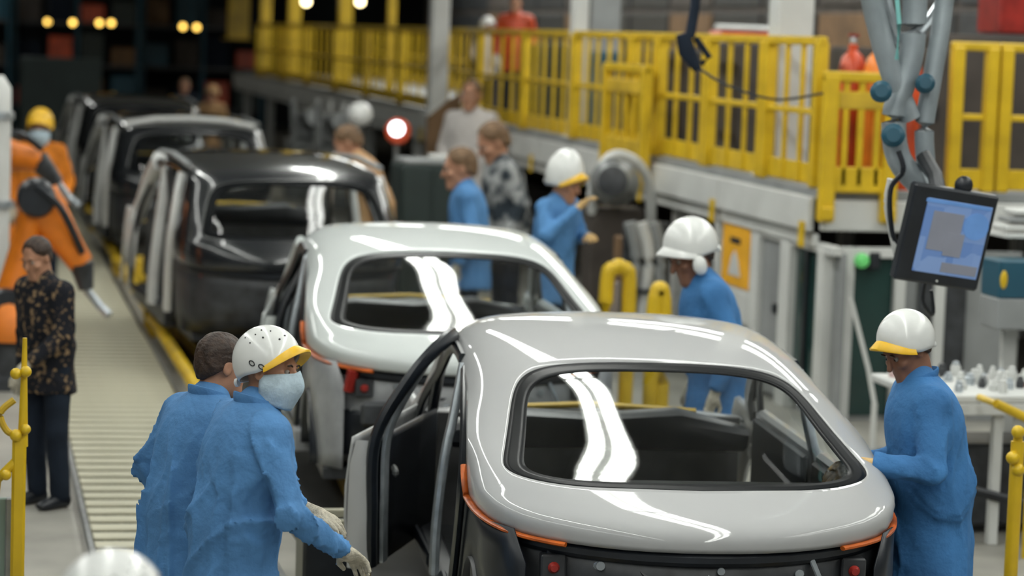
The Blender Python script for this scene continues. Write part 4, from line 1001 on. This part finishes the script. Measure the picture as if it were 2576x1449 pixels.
# ------------------------------------------------------------------ left edge: yellow pipe post with clamps and a screen panel
Y_ = 11.6
q = at(50, 1200, Y=Y_)
t = thing('yellow_pipe_post', 'yellow pipe post with round clamps standing at the left edge', 'post', (q.x, Y_, 0), 0, 'yellow pipe posts')
zt = zz_(60, 1095, Y_)
MB().box((-.005, 0, zt/2), (.062, .05, zt), ch=.012).build('lower_post', YEL, t)
MB().sweep([(.01, 0, zt-.05), (.012, 0, zz_(60, 850, Y_))], [.024, .010], n=12).build('upper_rod', YEL, t)
for px, py, r in ((40, 940, .026), (65, 935, .026), (40, 1095, .028), (64, 1080, .024), (15, 1195, .024)):
    q2 = at(px, py, Y=Y_-.03); MB().ball((q2.x-q.x, -.03, q2.z), r).build('clamp', YEL, t)
MB().sweep([Vector((-.02, 0, zt-.12)), Vector((-.10, 0, zt-.2)), Vector((-.12, 0, zt-.35))], .022, n=10).build('bracket', YEL, t)
MB().sweep(spl([(-.03, 0, zt+.16), (-.09, 0, zt+.10), (-.06, 0, zt+.02), (.0, 0, zt)], 5), .016, n=8).build('hook', YELD, t)
q = at(10, 1350, Y=11.7)
t = thing('screen_panel', 'grey green panel beside the yellow post at the left edge', 'panel', (q.x-.28, 11.75, 0)); MB().box((0, 0, (q.z+.17)/2), (.60, .03, q.z+.17), ch=.006).build('sheet', mat('pale_green_sheet', (.16, .22, .19), .3, 0, .1, 3), t); MB().box((.30, 0, (q.z+.17)/2), (.03, .05, q.z+.17), ch=.006).build('edge_strip', STEEL, t)
MB().box((0, 0, .02), (.6, .3, .04)).build('foot', STEEL, t)
q = at(4, 340, Y=22)
t = thing('white_tank', 'tall white cylinder cut by the left edge', 'tank', (q.x-.06, 22, 0)); zt = zz_(10, 190, 22)
MB().lathe([(.14, 0), (.14, zt-.35), (.135, zt-.1), (.07, zt)], n=20).build('shell', WHITEP, t); MB().lathe([(.165, zt-.36), (.165, zt-.30)], n=20).build('flange', GALV, t); MB().lathe([(.17, zt-1.1), (.17, zt-1.04)], n=20).build('flange', GALV, t)

# low yellow guard pipes along the walkway
def guard(lab, y0, y1, x=1.715, box=False):
    t = thing('floor_guard', lab, 'barrier', (x, y0, 0), 0, 'yellow floor guards'); L = y1-y0
    MB().sweep(spl([(0, 0, .02), (0, .0, .12), (0, .12, .17), (0, L*.5, .17), (0, L-.12, .17), (0, L, .12), (0, L, .02)], 6), .055, n=12).build('pipe', YEL, t)
    for y in (0, L): MB().box((0, y, .012), (.2, .2, .024), ch=.004).build('foot_plate', YEL, t)
    if box: MB().box((.22, L-.6, .15), (.22, .5, .26), ch=.02).build('guard_box', YELD, t)
guard('nearest low yellow pipe guard beside the walkway', 19.2, 24.0); guard('second low yellow pipe guard beside the walkway with a boxed end', 24.6, 29.6, box=True); guard('third low yellow pipe guard beside the walkway', 30.2, 36); guard('farthest low yellow pipe guard beside the walkway', 36.5, 43)

q = at(800, 1305, Y=12.75)
t = thing('parts_cart', 'black parts cart with beige rim between the masked worker and the open door', 'cart', (q.x+.06, 12.75, 0))
MB().box((0, 0, q.z/2+.03), (.30, .30, q.z-.10), ch=.015).build('bin', DARK, t)
MB().box((0, -.145, q.z), (.32, .03, .05), ch=.008).build('rim', SLAT, t); MB().box((0, .145, q.z), (.32, .03, .05), ch=.008).build('rim', SLAT, t)
for x in (-.15, .15): MB().box((x, 0, q.z), (.03, .26, .05), ch=.008).build('rim', SLAT, t)
MB().box((.17, -.12, q.z/2), (.05, .05, q.z), ch=.01).build('yellow_upright', YELD, t)
for x in (-.1, .1):
    for y in (-.1, .1): MB().lathe([(.03, -.015), (.035, 0), (.03, .015)], (x, y, .036), (1, 0, 0), 12).build('caster', RUBBER, t)
# ------------------------------------------------------------------ orange robots on the left
def robot(lab, loc, rz, s, pose):
    t = thing('welding_robot', lab, 'robot', loc, rz, 'orange robots', (s, s, s))
    MB().lathe([(.30, 0), (.30, .08), (.22, .12), (.22, .35), (.26, .38)], n=24).build('base', DARK2, t)
    MB().lathe([(.27, .38), (.27, .55), (.2, .68), (.12, .72)], n=24).build('turret', ORANGE, t)
    a, b, c, d = [Vector(q) for q in pose]
    MB().sweep([a, a.lerp(b, .3), a.lerp(b, .7), b], [.20, .15, .12, .16], [.14, .12, .10, .12], side=(1, 0, 0), n=14).build('lower_arm', ORANGE, t)
    MB().sweep([b, b.lerp(c, .25), b.lerp(c, .7), c], [.19, .17, .12, .10], [.17, .15, .11, .09], side=(0, 0, 1), n=14).build('upper_arm', ORANGE, t)
    MB().lathe([(.16, -.2), (.18, -.16), (.18, .16), (.16, .2)], a, (1, 0, 0), 20).build('shoulder_joint', DARK, t); MB().lathe([(.13, -.2), (.15, -.17), (.15, .17), (.13, .2)], b, (1, 0, 0), 20).build('elbow_joint', DARK, t)
    MB().sweep([c, c.lerp(d, .5), d], [.10, .08, .06], n=12).build('wrist', DARK2, t); MB().sweep(spl([d, d + Vector((0, .1, -.12)), d + Vector((.06, .18, -.2))], 4), .035, n=8).build('weld_gun', GALV, t)
    MB().sweep(spl([b + Vector((.2, 0, .1)), b.lerp(c, .5) + Vector((.22, 0, .2)), c + Vector((.1, 0, .1))], 5), .03, n=8).build('hose', DARK, t)
    return t
robot('nearest orange robot with its arm bent beside the walkway', (.34, 20.6, 0), R(-90), 1.0, ((0, .0, .62), (.0, .20, 1.50), (.0, .56, .98), (.0, .60, .78)))
robot('orange robot reaching upward behind the nearest one', (.02, 23.6, 0), R(-75), 1.05, ((0, 0, .62), (0, .10, 1.62), (.0, .60, 1.55), (0, .78, 1.35)))
robot('small looking orange robot farther along the walkway', (.28, 29.5, 0), R(-70), 1.0, ((0, 0, .62), (0, .1, 1.3), (0, .62, 1.25), (0, .82, 1.0)))

# ------------------------------------------------------------------ far background
cabinet('green_cabinet', 'large dark green enclosure at the far end of the walkway', (2.0, 58, 0), (1.75, 1.0, 2.05), GREEN, 'enclosure', 2)
q = at(1062, 400, Y=26.5)
cabinet('green_cabinet', 'dark green counter with pale top behind the second car', (q.x+.05, 26.5, 0), (.62, .7, q.z-.05), GREEN, 'counter', 2)
t = thing('counter_top_tray', 'pale tray lying on the dark green counter', 'tray', (q.x+.05, 26.5, q.z-.05)); MB().box((0, 0, .03), (.58, .6, .05), ch=.015).build('tray', GREYP, t); MB().box((.1, -.1, .08), (.2, .15, .06), ch=.015).build('insert', WHITEP, t)
for k, (px, py, Y, hgt) in enumerate(((775, 300, 44, 0), (840, 300, 42, 1))):
    q = at(px, py, Y=Y); t = thing('grey_machine', ('pale grey press machine under the far railing', 'grey machine with vertical pipes beside the round white lamp')[k], 'machine', (q.x, Y, 0))
    MB().box((0, 0, .5), (.7, .7, 1.0), ch=.03).build('base', GREYP, t); MB().box((0, 0, 1.25), (.5, .5, .5), ch=.05).build('head', STEEL, t); MB().lathe([(.18, 0), (.2, .05), (.16, .3)], (0, -.2, 1.35), (.2, -1, .2), 16).build('motor', STEEL, t)
    for x in (-.28, .1, .3): MB().sweep([(x, -.36, .2), (x, -.38, 1.0), (x*1.1, -.3, 1.7)], .05, n=8).build('pipe', WHITEP if x > 0 else GREYP, t)
q = at(905, 287, Y=30); t = thing('globe_lamp', 'round white globe on a stand over the tan clothed person', 'lamp', (q.x, 30, 0)); MB().ball((0, 0, q.z), .15, 20).build('globe', HELM, t); MB().sweep([(0, 0, 0), (0, 0, q.z-.13)], .025, n=8).build('pole', STEEL, t); MB().lathe([(.2, 0), (.2, .03)], n=16).build('foot', STEEL, t)
q = at(1000, 330, Y=29); t = thing('work_lamp', 'orange cased work light shining white behind the counter', 'lamp', (q.x, 29, 0))
MB().lathe([(.05, .1), (.13, .05), (.15, -.04), (.13, -.06)], (0, 0, q.z), (0, 1, 0), 20).build('case', ORRED, t); MB().lathe([(.085, 0), (.085, .012)], (-.02, -.06, q.z+.03), (0, -1, 0), 18).build('lens', LAMPB, t); MB().sweep([(0, .05, 0), (0, .05, q.z-.1)], .03, n=8).build('pole', STEEL, t); MB().lathe([(.2, 0), (.2, .03)], (0, .05, 0), n=16).build('foot', STEEL, t)
q = at(1115, 320, Y=33); t = thing('leaning_board', 'brown board with slanted edge leaning under the railing', 'board', (q.x, 33, 0))
MB().prism([(-.22, 0), (.22, 0), (.22, q.z+.45), (.05, q.z+.35), (-.22, q.z+.12)], lambda a: Vector((a[0], -.02, a[1])), lambda a: Vector((a[0], .02, a[1]))).build('sheet', BROWN, t); MB().box((0, .1, q.z*.5), (.05, .16, q.z), ch=.01).build('prop', STEEL, t)
# small warm lamps far away
for k, (px, py, Y) in enumerate(((120, 55, 66), (183, 57, 66), (250, 58, 66), (280, 58, 66), (460, 67, 66), (495, 69, 66), (70, 198, 62), (90, 203, 62), (120, 205, 62))):
    q = at(px, py, Y=Y); side = 'row across the dark far end' if k < 6 else 'low group at the far left'
    t = thing('warm_lamp', 'small amber lamp, %s in the %s' % (('first from left', 'second from left', 'third from left', 'fourth from left', 'fifth from left', 'sixth from left', 'leftmost', 'middle', 'rightmost')[k], side), 'lamp', q, 0, 'amber lamps far away')
    MB().ball((0, 0, 0), .07, 12).build('bulb', LAMPY, t); MB().sweep([(0, 0, .06), (0, 0, 6.4-q.z)], .012, n=6).build('cord', DARK, t)
for k, (px, py) in enumerate(((770, 4), (876, 4), (906, 4))):
    q = at(px, py, Y=50); t = thing('warm_lamp', 'bright warm lamp at the top above the far railing, %s' % ('left', 'middle', 'right')[k], 'lamp', q, 0, 'bright lamps over the far railing'); MB().ball((0, 0, 0), .085, 12).build('bulb', LAMPC, t); MB().sweep([(0, 0, .06), (0, 0, 6.4-q.z)], .012, n=6).build('cord', DARK, t)
# pallet racking with boxes at the far end
rkn = 0
for r_, (x0, Y, nb_) in enumerate(((-2.2, 67, 3), (1.2, 69, 3), (4.6, 70, 2), (-5.5, 66, 3))):
    t = thing('storage_rack', ('dark storage rack at the far left of the hall', 'dark storage rack behind the green enclosure', 'dark storage rack at the far end of the platform', 'dark storage rack beyond the left edge')[r_], 'rack', (x0, Y, 0), 0, 'storage racks at the far end')
    for x in (0, 1.6, 3.2):
        for y in (0, .9): MB().box((x, y, 2.1), (.09, .09, 4.2), ch=.01).build('upright', TEAL, t)
    for z in (.6, 1.7, 2.8, 3.9): MB().box((1.6, .45, z), (3.3, .95, .08), ch=.01).build('shelf', DARK2, t)
    for li, z in enumerate((.64, 1.74, 2.84)):
        for bi in range(4):
            m, cn = [(BROWN, 'brown'), (TEAL, 'teal'), (BROWND, 'dark brown'), (NAVY, 'navy'), (ORRED, 'orange red'), (GREEN, 'green')][(r_*4 + li*5 + bi) % 6]
            bx = thing('storage_box', '%s box on the %s shelf of the %s rack' % (cn, ('lowest', 'second', 'third')[li], ('far left', 'middle', 'right', 'outermost left')[r_]), 'box', (x0+.35+.82*bi, Y+.45, z), 0, 'boxes in the far racks')
            h_ = .45 + .12*((bi+li) % 4); MB().box((0, 0, h_/2), (.62, .7, h_), ch=.015).build('carton', m, bx); MB().box((0, 0, h_+.012), (.64, .72, .024), ch=.006).build('lid', m, bx)

# ------------------------------------------------------------------ the workers: placed where they stand beside the line
p = at(612, 845, z=1.74)
person('person in blue coat, white helmet with yellow brim and pale face mask', (p.x - .02, p.y, 0), R(-72), 1.74, lean=R(9), head=(R(3), 0, R(-52)),
       arms={'R': ((.31, .06, 1.13), (.19, .36, 1.00)), 'L': ((-.26, .12, 1.16), (-.10, .33, 1.10))}, helm=dict(brim=HELMY, marks=True), mask=MASK, near=True, bulk=1.18, gloves=GLOVE, foldamp=.034, headscale=1.02, tilt=15)
person('bareheaded person in blue coat standing close behind the masked worker', (p.x - .15, p.y + .50, 0), R(-62), 1.69, lean=R(10), head=(0, 0, R(-10)),
       hair=HAIR, near=True, bulk=1.18, seed=2, foldamp=.032)
p = at(262, 1415, z=1.72)
person('person in the near corner showing only the top of a white helmet', (p.x, p.y, 0), R(-60), 1.70, helm=dict(brim=HELMY, marks=True), head=(R(-6), 0, 0), seed=3)
p = at(2268, 830, z=1.72)
person('person in blue coat bending his white helmet over the nearest car', (p.x*1.019 + .19, p.y + .22, 0), R(84), 1.75, lean=R(10), head=(R(-22), 0, R(22)),
       arms={'L': ((-.30, .06, 1.14), (-.22, .29, 1.19)), 'R': ((.27, .06, 1.12), (.15, .28, 1.12))}, coat=BLUE2, skin=SKIND, hair=HAIR, helm=dict(brim=HELMY), near=True, bulk=1.22, gloves=GLOVET, seed=1, coatlen=.55, foldamp=.020, tilt=14)
p = at(1775, 610, Y=14.3)
person('person in white helmet with ear guards and blue coat looking down', (p.x + .12, p.y, 0), R(88), p.z + .09, lean=R(14), head=(R(-14), 0, R(14)),
       coat=BLUE2, skin=SKIND, helm=dict(brim=HELM, ear=True), hair=HAIR, seed=4, headscale=1.18, bulk=1.15)
# worker on a step beside the second car
p = at(1392, 410, Y=18.95)
t = thing('step_stand', 'low grey step stand under the worker with raised hand', 'step', (p.x+.02, 18.95, 0)); MB().box((0, 0, .33), (.62, .6, .04), ch=.01).build('tread', STEEL, t)
for x in (-.26, .26):
    for y in (-.25, .25): MB().box((x, y, .155), (.05, .05, .31), ch=.006).build('leg', STEEL, t)
person('person in tall white helmet with yellow brim raising a hand to the face', (p.x+.02, 18.95, .351), R(-140), (p.z-.351)*.99, lean=R(6), head=(R(-12), 0, R(6)),
       arms={'R': ((.30, .12, 1.20), (.07, .24, 1.44)), 'L': ((-.28, .06, 1.16), (-.10, .26, 1.20))}, helm=dict(brim=HELMY, tall=1.35), gloves=GLOVET, seed=5, headscale=1.25, bulk=1.15, coatlen=.62)
p = at(1185, 390, Y=21.5)
person('fair haired person in blue shirt facing left behind the second car', (p.x+.02, 21.5, 0), R(80), p.z+.03, lean=R(6), head=(R(-6), 0, R(8)), hair=HAIRB, seed=6, headscale=1.22, bulk=1.1)
p = at(1288, 322, Y=23.5)
person('brown haired person in patched grey jacket behind the blue shirted one', (p.x, 23.5, 0), R(98), p.z+.03, lean=R(10), head=(R(-20), 0, 0), hair=HAIRB, coat=GREYCL, seed=7, headscale=1.22, bulk=1.2)
p = at(925, 335, Y=25.5)
person('person in tan clothes leaning beside the black car', (p.x+.12, 25.5, 0), R(70), p.z+.10, lean=R(22), head=(R(-10), 0, R(10)), hair=HAIRB, coat=TAN, pants=TAN, seed=8, headscale=1.2, bulk=1.15)
q = at(140, 1280, z=0.0)
person('person in dark trousers and speckled jacket standing left of the walkway', (q.x-.05, q.y+.1, 0), R(128), 1.62, lean=R(7), side=R(0), head=(R(-16), 0, R(10)), coat=CAMO, hair=HAIR, seed=9, bulk=1.02, coatlen=.76, arms={'L': ((-.22, .06, 1.14), (-.14, .28, 1.0)), 'R': ((.21, -.02, 1.14), (.18, .08, .90))})
p = at(98, 285, Y=27)
person('person in orange vest and yellow helmet beyond the robots', (p.x+.02, 27, .038), R(170), p.z-.058, head=(R(-8), 0, 0), coat=ORCL, mask=MASK, helm=dict(brim=HELMY, shell=HELMY), seed=10, headscale=1.15, vest=WHITEP, bulk=1.15)
p = at(1190, 205, Y=30.5)
person('person in pale coat standing below the railing near the brown board', (p.x, 30.5, 0), R(150), p.z, coat=WHITECL, hair=HAIRB, seed=11, headscale=1.1, bulk=1.15)
p = at(535, 222, Y=47)
person('far person in tan helmet beyond the fourth car', (p.x, 47, 0), R(160), p.z, coat=TAN, helm=dict(brim=TAN, shell=TAN), seed=12, headscale=1.15)
p = at(465, 200, Y=50)
person('far person with pale face beyond the fourth car', (p.x, 50, 0), R(170), p.z, coat=NAVY, hair=HAIRB, seed=13, headscale=1.15)
p = at(1225, 50, Y=34.5)
person('person in white cap and pale coat walking on the far platform', (max(p.x, PX+.4), 34.5, PZ), R(-150), max(1.2, p.z-PZ), coat=WHITECL, helm=dict(brim=HELM), seed=14, headscale=1.1)
p = at(1300, -20, Y=33)
person('person in red jacket on the platform at the top edge', (max(p.x, PX+.5), 33, PZ), R(160), 1.62, coat=ORRED, hair=HAIR, seed=15)
